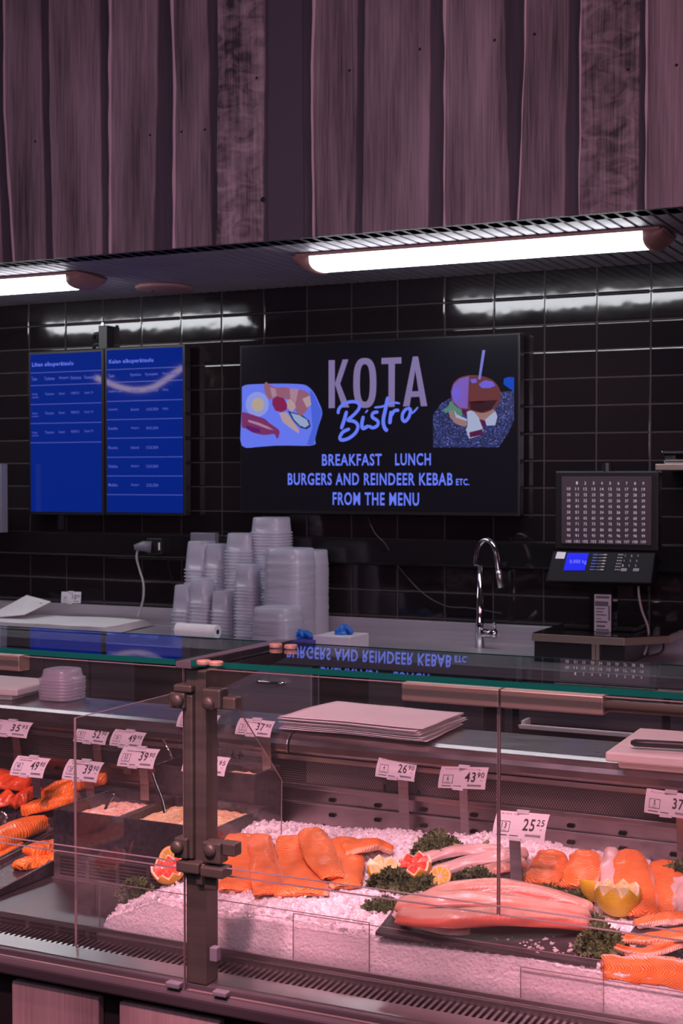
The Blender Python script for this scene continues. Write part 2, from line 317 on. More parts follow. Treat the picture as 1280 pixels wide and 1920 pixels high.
def tile_mat():
    m = mat('black_glazed_tiles', (.012, .010, .013), .09, spec=.6)
    tc = N(m, 'ShaderNodeTexCoord'); sp = N(m, 'ShaderNodeSeparateXYZ'); L(m, tc.outputs['Object'], sp.inputs[0])
    cb = N(m, 'ShaderNodeCombineXYZ')
    ax = N(m, 'ShaderNodeMath', operation='ADD'); ax.inputs[1].default_value = 1.6765 + .2027 * 60; L(m, sp.outputs[0], ax.inputs[0])
    az = N(m, 'ShaderNodeMath', operation='ADD'); az.inputs[1].default_value = -1.5555 + .1033 * 60; L(m, sp.outputs[2], az.inputs[0])
    L(m, ax.outputs[0], cb.inputs[0]); L(m, az.outputs[0], cb.inputs[1])
    br = N(m, 'ShaderNodeTexBrick'); br.offset = 0; br.inputs['Scale'].default_value = 1; br.inputs['Brick Width'].default_value = .2027; br.inputs['Row Height'].default_value = .1033
    br.inputs['Mortar Size'].default_value = .0022; br.inputs['Mortar Smooth'].default_value = .0
    br.inputs['Color1'].default_value = (.010, .008, .010, 1); br.inputs['Color2'].default_value = (.016, .012, .014, 1); br.inputs['Mortar'].default_value = (.05, .040, .043, 1)
    L(m, cb.outputs[0], br.inputs[0]); L(m, br.outputs[0], bsdf(m).inputs['Base Color'])
    b2 = N(m, 'ShaderNodeTexBrick'); b2.offset = 0; b2.inputs['Scale'].default_value = 1; b2.inputs['Brick Width'].default_value = .2027; b2.inputs['Row Height'].default_value = .1033
    b2.inputs['Mortar Size'].default_value = .008; b2.inputs['Mortar Smooth'].default_value = 1.0; L(m, cb.outputs[0], b2.inputs[0])
    nz = N(m, 'ShaderNodeTexNoise'); nz.inputs['Scale'].default_value = 7; L(m, tc.outputs['Object'], nz.inputs[0])
    s = N(m, 'ShaderNodeMath', operation='MULTIPLY_ADD'); s.inputs[1].default_value = -.42; L(m, b2.outputs['Fac'], s.inputs[0]); L(m, nz.outputs[0], s.inputs[2])
    b = N(m, 'ShaderNodeBump'); b.inputs['Strength'].default_value = .45; b.inputs['Distance'].default_value = .004; L(m, s.outputs[0], b.inputs['Height']); L(m, b.outputs[0], bsdf(m).inputs['Normal'])
    mr = N(m, 'ShaderNodeMapRange'); mr.inputs[3].default_value = .08; mr.inputs[4].default_value = .95; L(m, br.outputs['Fac'], mr.inputs[0]); L(m, mr.outputs[0], bsdf(m).inputs['Roughness'])
    return m
M['tiles'] = tile_mat()
def wood_mat(name, lo, hi, carved=False, rough=.62):
    m = mat(name, lo, rough)
    tc = N(m, 'ShaderNodeTexCoord'); mp = N(m, 'ShaderNodeMapping'); mp.inputs['Scale'].default_value = (9, 9, 1.1); L(m, tc.outputs['Object'], mp.inputs[0])
    n = N(m, 'ShaderNodeTexNoise'); n.inputs['Scale'].default_value = 1; n.inputs['Detail'].default_value = 5; L(m, mp.outputs[0], n.inputs[0])
    mp2 = N(m, 'ShaderNodeMapping'); mp2.inputs['Scale'].default_value = (170, 170, 5); L(m, tc.outputs['Object'], mp2.inputs[0])
    n2 = N(m, 'ShaderNodeTexNoise'); n2.inputs['Scale'].default_value = 1; n2.inputs['Detail'].default_value = 6; n2.inputs['Distortion'].default_value = .4; L(m, mp2.outputs[0], n2.inputs[0])
    ad = N(m, 'ShaderNodeMath', operation='MULTIPLY_ADD'); ad.inputs[1].default_value = .55; L(m, n2.outputs[0], ad.inputs[0]); L(m, n.outputs[0], ad.inputs[2])
    last = ad
    if carved:
        mp3 = N(m, 'ShaderNodeMapping'); mp3.inputs['Scale'].default_value = (14, 14, 22); mp3.inputs['Rotation'].default_value = (0, .5, 0); L(m, tc.outputs['Object'], mp3.inputs[0])
        n3 = N(m, 'ShaderNodeTexNoise'); n3.inputs['Scale'].default_value = 1; n3.inputs['Detail'].default_value = 2; n3.inputs['Distortion'].default_value = 1.2; L(m, mp3.outputs[0], n3.inputs[0])
        a2 = N(m, 'ShaderNodeMath', operation='MULTIPLY_ADD'); a2.inputs[1].default_value = .7; L(m, n3.outputs[0], a2.inputs[0]); L(m, ad.outputs[0], a2.inputs[2])
        a3 = N(m, 'ShaderNodeMath', operation='SUBTRACT'); a3.inputs[1].default_value = .35; L(m, a2.outputs[0], a3.inputs[0]); last = a3
    r = ramp(m, [(.52, lo), (1.0, hi)]); L(m, last.outputs[0], r.inputs[0]); L(m, r.outputs[0], bsdf(m).inputs['Base Color'])
    return m
M['plank'] = wood_mat('printed_plank', (.055, .042, .048), (.37, .275, .315))
M['plank_carved'] = wood_mat('printed_plank_carved', (.045, .034, .040), (.42, .31, .35), True)
M['plank_gap'] = wood_mat('printed_gap', (.035, .028, .040), (.085, .066, .090))
M['plank_edge'] = mat('printed_plank_edge', (.60, .43, .48), .6)
M['plank_flat'] = mat('printed_flat_board', (.085, .068, .092), .6)
M['knot'] = mat('knot', (.012, .008, .010), .7)
M['front_board'] = wood_mat('front_board', (.20, .14, .15), (.42, .31, .32))
M['slat'] = noisy(mat('ceiling_slat', (.27, .24, .28), .55), (.27, .245, .285), (.36, .33, .38), (3, 3, 3))
def dots(name, pitch, base, hole, lines=False, rad=.12):
    m = mat(name, base, .5, .5)
    tc = N(m, 'ShaderNodeTexCoord'); sp = N(m, 'ShaderNodeSeparateXYZ'); L(m, tc.outputs['Object'], sp.inputs[0])
    k = 2 * math.pi / pitch
    def s(i, kk):
        a = N(m, 'ShaderNodeMath', operation='MULTIPLY'); a.inputs[1].default_value = kk; L(m, sp.outputs[i], a.inputs[0])
        b = N(m, 'ShaderNodeMath', operation='SINE'); L(m, a.outputs[0], b.inputs[0]); return b
    if lines: last = s(2, k); st = [(.35, hole), (.6, base)]
    else:
        a = s(0, k); b = s(2, k * .62); c = N(m, 'ShaderNodeMath', operation='MULTIPLY'); L(m, a.outputs[0], c.inputs[0]); L(m, b.outputs[0], c.inputs[1]); last = c; st = [(rad, base), (rad + .15, hole)]
    r = ramp(m, st); L(m, last.outputs[0], r.inputs[0]); L(m, r.outputs[0], bsdf(m).inputs['Base Color']); return m
M['perforated'] = dots('perforated_grille', .0055, (.06, .052, .055), (.26, .21, .21))
M['louvre'] = dots('louvred_grille', .0052, (.11, .095, .10), (.02, .018, .018), True)
def shrimp_mat(name, a, b, c):
    m = mat(name, b, .35, sss=.1)
    tc = N(m, 'ShaderNodeTexCoord'); n = N(m, 'ShaderNodeTexNoise'); n.inputs['Scale'].default_value = 110; n.inputs['Distortion'].default_value = 1.5; L(m, tc.outputs['Object'], n.inputs[0])
    r = ramp(m, [(.35, a), (.5, b), (.65, c)]); L(m, n.outputs[0], r.inputs[0]); L(m, r.outputs[0], bsdf(m).inputs['Base Color'])
    bp = N(m, 'ShaderNodeBump'); bp.inputs['Strength'].default_value = .8; bp.inputs['Distance'].default_value = .004; L(m, n.outputs[0], bp.inputs['Height']); L(m, bp.outputs[0], bsdf(m).inputs['Normal']); return m
M['shrimp'] = shrimp_mat('shrimp_salad', (.75, .28, .12), (.88, .56, .42), (.93, .75, .62))
M['grated'] = shrimp_mat('creamy_salad', (.78, .42, .16), (.90, .66, .36), (.95, .80, .55))
M['floor'] = noisy(mat('shop_floor', (.10, .09, .10), .4), (.08, .07, .08), (.13, .11, .12), (3, 3, 3))

# ------------------------------------------------------------ text
_font_cache = {}
def glyphs(s, off=0.0):
    key = (s, off)
    if key in _font_cache: return _font_cache[key]
    cu = bpy.data.curves.new('t', 'FONT'); cu.body = s; cu.size = 1; cu.offset = off; cu.space_character = 1.12; cu.resolution_u = 3
    ob = bpy.data.objects.new('t', cu); C.objects.link(ob)
    dg = bpy.context.evaluated_depsgraph_get(); dg.update(); me = ob.evaluated_get(dg).to_mesh()
    vs = [(v.co.x, v.co.y) for v in me.vertices]; fs = [tuple(p.vertices) for p in me.polygons]
    ob.evaluated_get(dg).to_mesh_clear(); bpy.data.objects.remove(ob); bpy.data.curves.remove(cu)
    x0 = min(p[0] for p in vs); x1 = max(p[0] for p in vs); y0 = min(p[1] for p in vs); y1 = max(p[1] for p in vs)
    _font_cache[key] = (vs, fs, x0, x1, y0, y1); return _font_cache[key]
def fit(mb, s, a, b, c, d, fn, m=0, off=0.0):
    """text s filling the box a..b by c..d of a surface fn(s, t) -> 3D point"""
    vs, fs, x0, x1, y0, y1 = glyphs(s, off)
    mb.add([fn(a + (p[0] - x0) / (x1 - x0) * (b - a), c + (p[1] - y0) / (y1 - y0) * (d - c)) for p in vs], fs, m)
def smooth_path(pts, n=6):
    pts = [Vector(p) for p in pts]; out = []
    for i in range(len(pts) - 1):
        p0 = pts[max(i - 1, 0)]; p1 = pts[i]; p2 = pts[i + 1]; p3 = pts[min(i + 2, len(pts) - 1)]
        for k in range(n):
            t = k / n; out.append(.5 * ((2 * p1) + (p2 - p0) * t + (2 * p0 - 5 * p1 + 4 * p2 - p3) * t * t + (3 * p1 - p0 - 3 * p2 + p3) * t ** 3))
    return out + [pts[-1]]
def ribbon(mb, pts, wd, Y, m=0):   # brush stroke in the plane of a screen
    q = smooth_path(pts, 5); k = len(q); vs = []
    for i, p in enumerate(q):
        d = (q[min(i + 1, k - 1)] - q[max(i - 1, 0)]).normalized(); nn = Vector((-d.z, 0, d.x))
        e = min(1, .55 + min(i, k - 1 - i) * .3); vs += [p + nn * wd * e / 2, p - nn * wd * e / 2]
    mb.add(vs, [(2 * i, 2 * i + 1, 2 * i + 3, 2 * i + 2) for i in range(k - 1)], m)

# ------------------------------------------------------------ the setting
WY = 5.20; VY = 4.148; CZ = 2.38
b = MB(); b.add([(-10, WY, 0), (2, WY, 0), (2, WY, 3.6), (-10, WY, 3.6)], [(0, 1, 2, 3)])
b.box(-10, 2, WY + .001, WY + .1, 0, 3.6)
struct('wall_back', b, M['tiles'], keep=True, fixn=False)
struct('floor', MB().box(-10, 4, -4, WY, -.05, 0), M['floor'])
b = MB(); b.box(-6.5, 1.2, VY + .02, WY, CZ + .03, CZ + .06, 1)
x = -6.5
while x < 1.2:
    b.box(x, x + .034, VY + .02, WY, CZ, CZ + .022, 0); x += .046
struct('ceiling', b, [M['slat'], M['dark']], keep=True)

# printed timber fascia: planks, dark gaps and pale edges follow the print
fas = thing('timber_fascia', 'wide fascia panel of weathered vertical planks above the counter kitchen', 'fascia', (-1.9, VY, CZ))
b = MB(); b.box(-5.2, .4, VY + .004, VY + .10, CZ, 3.55); build('panel', b, M['plank_gap'], fas)
def plank(name, edges_l, edges_r, mt, th=.004, seed=0):
    """edges: pixel x at the top, middle and bottom of the print"""
    n = 40; vs = []
    z0 = CZ; z1 = 3.48
    def at(e, t):   # t 0 bottom .. 1 top
        vv = 440 - t * 640
        u = e[2] + (e[1] - e[2]) * min(t * 2, 1) if t < .5 else e[1] + (e[0] - e[1]) * (t - .5) * 2
        return PY(u, 200, VY).x
    bb = MB()
    for i in range(n + 1):
        t = i / n; z = z0 + (z1 - z0) * t
        j1 = noise.noise(Vector((seed * 3.1, t * 9, 0))) * .004 + noise.noise(Vector((seed, t * 40, 5))) * .0015
        j2 = noise.noise(Vector((seed * 5.7, t * 7, 9))) * .004 + noise.noise(Vector((seed, t * 40, 8))) * .0015
        xl = at(edges_l, t) + j1; xr = at(edges_r, t) + j2
        vs += [(xl, VY - th, z), (xr, VY - th, z), (xr, VY + .004, z), (xl, VY + .004, z)]
    fs = []
    for i in range(n):
        a = 4 * i; c = a + 4
        fs += [(a, a + 1, c + 1, c), (a + 1, a + 2, c + 2, c + 1), (a + 3, a, c, c + 3)]
    fs += [(0, 3, 2, 1), (4 * n, 4 * n + 1, 4 * n + 2, 4 * n + 3)]
    bb.add(vs, fs); return build(name, bb, mt, fas)
P_ = [((-60, -60, -60), (-14, -8, 2), 'plank'), ((14, 12, 26), (76, 78, 84), 'plank'), ((94, 94, 100), (187, 188, 190), 'plank'), ((213, 210, 210), (300, 294, 286), 'plank'),
      ((323, 330, 329), (384, 392, 396), 'plank'), ((410, 409, 406), (495, 496, 492), 'plank_carved'), ((505, 504, 503), (568, 568, 570), 'plank_flat'), ((600, 588, 596), (674, 670, 665), 'plank'),
      ((689, 684, 680), (808, 806, 803), 'plank'), ((833, 838, 836), (941, 946, 957), 'plank'), ((992, 986, 976), (1073, 1066, 1058), 'plank'), ((1091, 1089, 1088), (1200, 1199, 1196), 'plank_carved'),
      ((1212, 1212, 1213), (1330, 1330, 1330), 'plank'), ((1350, 1350, 1350), (1460, 1460, 1460), 'plank'), ((-200, -200, -200), (-80, -80, -80), 'plank')]
for i, (l, r, mt) in enumerate(P_): plank('plank', l, r, M[mt], seed=i + 1)
E_ = [((9, 8, 24), (12, 12, 28)), ((207, 205, 205), (212, 210, 209)), ((319, 326, 324), (323, 331, 329)), ((591, 583, 588), (600, 588, 590)), ((829, 833, 833), (835, 838, 836)), ((986, 983, 972), (993, 987, 974)), ((1088, 1087, 1086), (1090, 1090, 1088)), ((1210, 1210, 1211), (1213, 1213, 1214))]
for i, (l, r) in enumerate(E_): plank('plank_edge', l, r, M['plank_edge'], .0055, seed=i + 31)
b = MB()
for (u, v) in ((493, 374), (66, 265), (281, 253), (340, 247), (384, 243), (481, 146), (787, 92), (927, 75), (1177, 130), (1268, 122), (1002, 64), (655, 132)):
    p = PY(u, v, VY - .007); b = MB(); b.lathe(p, [(0, 0), ((.009 if u == 493 else .0045), .0), (0.001, .002)], 10, axis=(0, -1, 0)); build('knot', b, M['knot'], fas)

# ------------------------------------------------------------ ceiling lamps
def tube_lamp(x0, x1, label):
    Y0, Y1 = 4.42, 4.60; zt = CZ - .002; t = thing('ceiling_lamp', label, 'lamp', ((x0 + x1) / 2, (Y0 + Y1) / 2, CZ - .09), 'white tube lamps on the slatted ceiling')
    cy = (Y0 + Y1) / 2
    def prof(w, h, z0):   # half-bowl profile, from the front edge round the bottom to the back edge
        return [(cy + w * math.cos(math.pi + a * math.pi / 12), z0 - h * abs(math.sin(math.pi + a * math.pi / 12)) ** .5) for a in range(13)]
    h = MB(); h.box(x0, x1, Y0, Y1, zt - .012, zt); build('housing', h, M['rose_plastic'], t, bevel=.003)
    for s, xa in ((1, x0), (-1, x1)):
        e = MB(); P0 = prof(.092, .050, zt - .012); P1 = prof(.094, .010, zt - .006); P2 = prof(.088, .046, zt - .012)
        loft(e, [[(xa + s * .055, y, z) for y, z in P2], [(xa + s * .030, y, z) for y, z in P0], [(xa - s * .004, y, z) for y, z in prof(.093, .024, zt - .010)], [(xa - s * .012, y, z) for y, z in P1]])
        build('end_cap', e, M['rose_plastic'], t, smooth=True)
    d = MB(); Pd = prof(.086, .042, zt - .012)
    loft(d, [[(x0 + .035, y, z) for y, z in Pd], [(x1 - .035, y, z) for y, z in Pd]]); build('diffuser', d, M['lamp'], t, smooth=False)
    return t
xr0 = PY(552, 500, 4.42).x; xr1 = PY(1236, 455, 4.42).x
tube_lamp(xr0, xr1, 'long white tube lamp with terracotta end caps above the wide black menu screen')
xl1 = PY(144, 540, 4.42).x
tube_lamp(xl1 - 1.27, xl1, 'white tube lamp cut off by the left edge, above the two blue screens')
p = PZ(307, 541, CZ - .012)
t = thing('ceiling_speaker', 'round flat terracotta ceiling speaker between the two tube lamps', 'speaker', (p.x, p.y, CZ - .03))
b = MB(); b.lathe((p.x, p.y, CZ), [(.100, 0), (.118, -.006), (.114, -.014), (.100, -.018), (.03, -.022), (0, -.022)], 36); build('cover', b, M['rose_plastic'], t, smooth=True)
b = MB(); b.lathe((p.x - .04, p.y - .02, CZ - .019), [(0, -.006), (.004, -.006), (.004, 0)], 8); build('screw', b, M['dark'], t)

# ------------------------------------------------------------ screens
SY = 5.12
def sp(u, v): return PY(u, v, SY)
def info_screen(u0, v0, u1, v1, label):
    a = sp(u0, v0); c = sp(u1, v1); ztop = (a.z); x0, x1, z0, z1 = a.x, c.x, c.z, a.z
    t = thing('information_screen', label, 'screen', ((x0 + x1) / 2, SY + .03, z0 - .01))
    b = MB(); b.box(x0 - .012, x1 + .012, SY, SY + .045, z0 - .012, z1 + .012); build('casing', b, M['black'], t, bevel=.003)
    b = MB(); b.box(x0, x1, SY - .0015, SY + .002, z0, z1); build('display', b, M['scr_blue'], t)
    b = MB(); b.box(x0 + .1, x1 - .1, SY + .045, WY, z0 + .2, z1 - .2); build('wall_mount', b, M['black'], t)
    return t, x0, x1, z0, z1
def lettering(t, rows, m='scr_text', Y=SY, name='lettering'):
    for s, u0, u1, v0, v1, off, mi in rows:   # pixel box: left, right, bottom, top
        b = MB(); a = PY(u0, v0, Y); c = PY(u1, v1, Y); fit(b, s, a.x, c.x, a.z, c.z, lambda q, r: (q, Y - .003, r), 0, off)
        build(name, b, M['scr_dim' if mi else m], t, fixn=False)
t1, *_ = info_screen(57, 665, 191, 961, 'left blue screen listing meat origins in white lettering')
rows = [('Lihan alkuperätaulu', 61, 138, 690, 677, .02, 0)]
for s, a, c in (('Tuote', 60, 70), ('Tarkenne', 84, 103), ('Alkuperä', 111, 129), ('Erätunnus', 133, 153), ('Teurastettu', 158, 180)): rows.append((s, a, c, 714 - (a - 60) * .035, 707 - (a - 60) * .035, .015, 1))
for k, y in enumerate((742, 778, 814)):
    rows += [('Naudan', 61, 71, y - 1, y - 5, .01, 1), ('ulkofile' if k == 0 else 'jauheliha', 61, 73, y + 5, y + 1, .01, 1)]
    for s, a, c in (('Tilavainio', 85, 102), ('Suomi', 111, 122), ('F689313', 134, 149), ('Suomi / FI', 159, 175)): rows.append((s, a, c, y - (a - 60) * .035, y - 5 - (a - 60) * .035, .01, 1))
lettering(t1, rows)
def rules(t, u0, u1, vs, Y=SY):
    b = MB()
    for va, vb in vs:
        p0 = PY(u0, va, Y); p1 = PY(u1, vb, Y); z = (p0.z + p1.z) / 2; b.box(p0.x, p1.x, Y - .0028, Y - .002, z - .0016, z + .0016)
    build('ruling', b, M['scr_line'], t)
rules(t1, 58, 191, ((700, 694), (724, 718), (759, 755), (795, 791), (831, 828)))
t2, *_ = info_screen(200, 657, 343, 962, 'right blue screen listing fish origins beside the black menu screen')
rows = [('Kalan alkuperätaulu', 205, 288, 684, 671, .02, 0)]
for s, a, c in (('Tuote', 204, 215), ('Pyyntialue', 245, 265), ('Pyyntipäivä', 273, 296), ('Toimittaja', 305, 331)): rows.append((s, a, c, 708 - (a - 204) * .035, 701 - (a - 204) * .035, .015, 1))
data = [('Lankun Lohi', 'Norja', '13.02.2024', 'Viljelty'), ('Kirjolohifile', 'Suomi', '13.02.2024', 'Viljelty'), ('Kuhafile', 'Oulujärvi', '09.02.2024', None), ('Rautu', 'Islanti', '13.02.2024', None), ('Silakka', 'Oulujärvi', '12.02.2024', None), ('Muikku', 'Oulujärvi', '12.02.2024', None)]
for k, (aa, bb_, cc, dd) in enumerate(data):
    y = (736, 771, 806, 842, 877, 912)[k]
    for s, a, c in ((aa, 204, 230 if k == 0 else 221), (bb_, 246, 261), (cc, 275, 297), (dd, 305, 316)):
        if s: rows.append((s, a, c, y - (a - 204) * .022 * (4 - k) / 4, y - 5.5 - (a - 204) * .022 * (4 - k) / 4, .012, 1))
lettering(t2, rows)
rules(t2, 201, 343, ((693.5, 688), (717, 713), (753, 749), (787, 784.5), (822, 820), (857.5, 856.5), (892.5, 892.5), (927.5, 928)))

a = sp(449.5, 647.6); c = sp(973.6, 966.5)
tv = thing('menu_screen', 'wide black menu screen advertising a bistro with breakfast and burger pictures', 'screen', ((a.x + c.x) / 2, SY + .03, c.z))
b = MB(); b.box(a.x, c.x, SY, SY + .05, c.z - .004, a.z); build('casing', b, M['black'], tv, bevel=.003)
b = MB(); b.box(a.x + .008, c.x - .008, SY - .0015, SY + .002, c.z + .012, a.z - .008); build('display', b, M['scr_black'], tv)
b = MB(); b.box(a.x + .3, c.x - .3, SY + .05, WY, c.z + .2, a.z - .2); build('wall_mount', b, M['black'], tv)
def K(x, y): return PY(600 + x / 5.818, 650 + y / 5.818, SY - .003)
b = MB()
def poly(pts): b.add([K(*p) for p in pts], [tuple(range(len(pts)))[::-1]])
poly([(92, 148), (160, 146), (160, 668), (92, 672)]); poly([(245, 140), (308, 138), (218, 405), (160, 405)]); poly([(160, 405), (218, 405), (318, 662), (243, 664)])
o_out = [(487 + 126 * (abs(math.cos(t)) ** .75) * (1 if math.cos(t) > 0 else -1), 396 + 273 * (abs(math.sin(t)) ** .75) * (1 if math.sin(t) > 0 else -1)) for t in [i * math.pi / 16 for i in range(32)]]
o_in = [(487 + 54 * (abs(math.cos(t)) ** .75) * (1 if math.cos(t) > 0 else -1), 396 + 205 * (abs(math.sin(t)) ** .75) * (1 if math.sin(t) > 0 else -1)) for t in [i * math.pi / 16 for i in range(32)]]
b.add([K(*p) for p in o_out + o_in], [(i, (i + 1) % 32, 32 + (i + 1) % 32, 32 + i) for i in range(32)])
poly([(668, 123), (886, 115), (886, 184), (668, 191)]); poly([(745, 186), (815, 184), (812, 656), (745, 658)])
poly([(1010, 108), (1068, 106), (1038, 250), (975, 650), (903, 652)]); poly([(1010, 108), (1068, 106), (1168, 648), (1098, 650), (1036, 250)]); poly([(1000, 487), (1080, 485), (1084, 546), (990, 550)])
build('kota_lettering', b, M['scr_kota'], tv, fixn=False)
b = MB()
def K2(x, y): return PY(600 + x / 5.818, 650 + y / 5.818, SY - .0045)
for w_, s in ((34, [(195, 735), (205, 680), (260, 622), (350, 600), (415, 615), (425, 670), (370, 740), (290, 805)]), (36, [(290, 805), (370, 815), (412, 865), (385, 940), (310, 1000), (235, 1018), (215, 990), (250, 930), (325, 895)]),
              (40, [(290, 700), (262, 800), (228, 900)]), (38, [(472, 755), (455, 840), (468, 892), (530, 860)]), (44, [(500, 700), (512, 712)]), (34, [(635, 712), (580, 722), (568, 768), (628, 812), (622, 862), (570, 885), (530, 862)]),
              (40, [(738, 545), (712, 680), (688, 800), (700, 880), (735, 922)]), (22, [(590, 664), (680, 652), (790, 612), (870, 620)]), (40, [(775, 700), (765, 780), (758, 845)]), (34, [(772, 760), (810, 700), (862, 695)]),
              (34, [(950, 668), (905, 720), (895, 785), (925, 815), (968, 765), (985, 690), (950, 668)]), (20, [(960, 670), (1000, 725), (1068, 658)])):
    ribbon(b, [K2(*q) for q in s], w_ / 5.818 * 1.0 * .00227, SY)
build('bistro_lettering', b, M['scr_text'], tv, fixn=False)
lettering(tv, [('BREAKFAST', 604, 716, 873.5, 850.5, .022, 0), ('LUNCH', 741, 808, 873, 849.5, .022, 0), ('BURGERS AND REINDEER KEBAB', 540, 849, 909.5, 886.5, .022, 0), ('ETC.', 855, 880, 910, 897.5, .03, 0), ('FROM THE MENU', 624, 786, 947, 923.5, .022, 0)])
def picture(name, layers, ox, oy, sc):
    b = MB(); mats = []
    for k, (mn, pts) in enumerate(layers):
        if mn not in mats: mats.append(mn)
        q = [Vector((x, 0, y)) for x, y in pts]
        if len(q) > 9 and mn not in ('slate',): q = smooth_path(q + [q[0]], 4)[:-1]
        q = [PY(ox + p.x / sc, oy + p.z / sc, SY - .003 - k * .00015) for p in q]
        cpt = sum(q, Vector()) / len(q)
        bm_ = bmesh.new(); vv = [bm_.verts.new(p) for p in q]; f = bm_.faces.new(vv); r = bmesh.ops.triangulate(bm_, faces=[f]); bm_.verts.index_update()
        b.add([v.co.copy() for v in bm_.verts], [tuple(v.index for v in f.verts) for f in bm_.faces], mats.index(mn)); bm_.free()
    return build(name, b, [M['p_' + m] for m in mats], tv, fixn=False)
def circ(x, y, rx, ry=None, n=14): return [(x + rx * math.cos(i * 2 * math.pi / n), y + (ry or rx) * math.sin(i * 2 * math.pi / n)) for i in range(n)]
picture('breakfast_picture', [('plate', [(95, 325), (160, 295), (380, 283), (650, 280), (900, 290), (990, 330), (1060, 410), (1110, 510), (1165, 660), (1130, 800), (1070, 1000), (1050, 1100), (700, 1105), (400, 1107), (95, 1108), (95, 700)]),
    ('plate2', [(1000, 360), (1060, 430), (1160, 660), (1120, 830), (1050, 1095), (960, 1095), (1040, 860), (1090, 660)]),
    ('eggwhite', circ(300, 555, 155, 165)), ('yolk', circ(308, 560, 82, 90)),
    ('bacon', [(95, 655), (180, 675), (300, 715), (400, 750), (480, 820), (570, 880), (598, 930), (570, 1015), (545, 985), (520, 950), (400, 965), (250, 935), (150, 880), (95, 850)]),
    ('bacon2', [(150, 830), (250, 860), (330, 880), (340, 935), (230, 925), (160, 880)]), ('ham2', [(180, 760), (320, 800), (440, 850), (520, 900), (430, 880), (300, 830), (180, 790)]),
    ('cheese', [(590, 670), (690, 660), (860, 900), (850, 945), (740, 870), (640, 790)]), ('cucumber', [(705, 640), (760, 660), (900, 700), (990, 770), (1010, 850), (960, 888), (880, 870), (780, 780)]),
    ('cucumber2', [(745, 670), (860, 700), (960, 760), (990, 830), (940, 865), (870, 840), (790, 760)]),
    ('ham', [(385, 290), (420, 258), (460, 290), (560, 330), (640, 325), (760, 345), (820, 350), (940, 380), (1000, 430), (960, 520), (980, 600), (900, 700), (840, 680), (760, 560), (700, 480), (620, 500), (500, 480), (450, 490), (400, 390)]),
    ('ham2', [(730, 345), (850, 350), (830, 450), (810, 540), (740, 470)]), ('cheese', [(900, 480), (1000, 440), (1020, 560), (960, 600)]), ('ham2', [(470, 330), (540, 345), (560, 440), (500, 470)]),
    ('tomato', [(500, 490), (560, 450), (650, 470), (700, 560), (690, 630), (620, 660), (540, 640), (500, 560)]), ('cheese', [(690, 510), (740, 480), (800, 540), (815, 600), (760, 660), (700, 600)])], 440, 680, 7.111)
picture('burger_picture', [('slate', [(145, 930), (250, 780), (400, 700), (1000, 640), (1168, 620), (1168, 1000), (1100, 1150), (975, 1338), (145, 1340)]),
    ('bluething', [(1040, 470), (1100, 450), (1168, 455), (1168, 630), (1100, 590), (1035, 540)]),
    ('salad', [(275, 860), (340, 820), (360, 760), (420, 740), (500, 850), (520, 940), (420, 940), (330, 890), (300, 915)]), ('bread', [(345, 880), (380, 870), (420, 950), (560, 1010), (590, 1050), (540, 1080), (430, 1040), (360, 960)]),
    ('halloumi', [(410, 860), (440, 920), (570, 980), (570, 1010), (430, 960)]), ('sauce', [(500, 860), (640, 860), (860, 960), (860, 1050), (780, 1080), (560, 950)]),
    ('bread', [(640, 880), (760, 910), (900, 850), (930, 880), (890, 960), (790, 1000), (690, 970)]), ('halloumi', [(800, 990), (930, 880), (958, 950), (930, 1060), (820, 1065)]),
    ('halloumi', [(570, 890), (640, 865), (720, 960), (735, 1050), (780, 1120), (770, 1180), (600, 1230), (560, 1110), (600, 1030)]), ('sauce', [(600, 1130), (770, 1100), (775, 1180), (610, 1215)]), ('halloumi', [(575, 1060), (740, 1050), (765, 1110), (600, 1150)]),
    ('bun', [(370, 640), (400, 530), (480, 460), (600, 428), (740, 435), (880, 480), (970, 570), (1003, 680), (980, 780), (880, 870), (760, 905), (600, 870), (480, 850), (390, 770)]),
    ('bunlit', [(375, 640), (405, 540), (480, 470), (600, 440), (560, 560), (540, 700), (580, 850), (480, 840), (395, 760)]), ('bun2', [(600, 760), (800, 800), (960, 740), (880, 860), (760, 900), (620, 860)]),
    ('bunlit2', [(720, 540), (800, 490), (900, 510), (935, 560), (860, 590), (760, 590)]), ('bunlit2', [(610, 480), (690, 470), (700, 520), (640, 530)]), ('bunlit2', [(390, 600), (470, 560), (500, 680), (440, 760), (390, 700)]),
    ('stick', [(768, 110), (805, 112), (745, 480), (715, 480)])], 790, 640, 6.737)

# wall bracket above the blue screens
p = sp(182, 622)
t = thing('wall_bracket', 'small dark hook bracket on the tiles above the blue screens', 'bracket', (p.x, WY - .04, p.z - .08))
b = MB(); b.box(p.x - .015, p.x + .03, WY - .05, WY, p.z - .075, p.z + .03); build('plate', b, M['black'], t, bevel=.003)
b = MB()
for dz in (.0, -.045): b.tube([(p.x - .01, WY - .03, p.z + dz), (p.x - .045, WY - .035, p.z + dz - .004), (p.x - .05, WY - .035, p.z + dz - .025)], .008, 8)
build('hook', b, M['black'], t, smooth=True)
b = MB(); b.lathe((p.x + .012, WY - .052, p.z + .035), [(0, -.004), (.007, -.003), (.007, .006)], 10, axis=(0, -1, 0)); build('bolt', b, M['steel'], t)

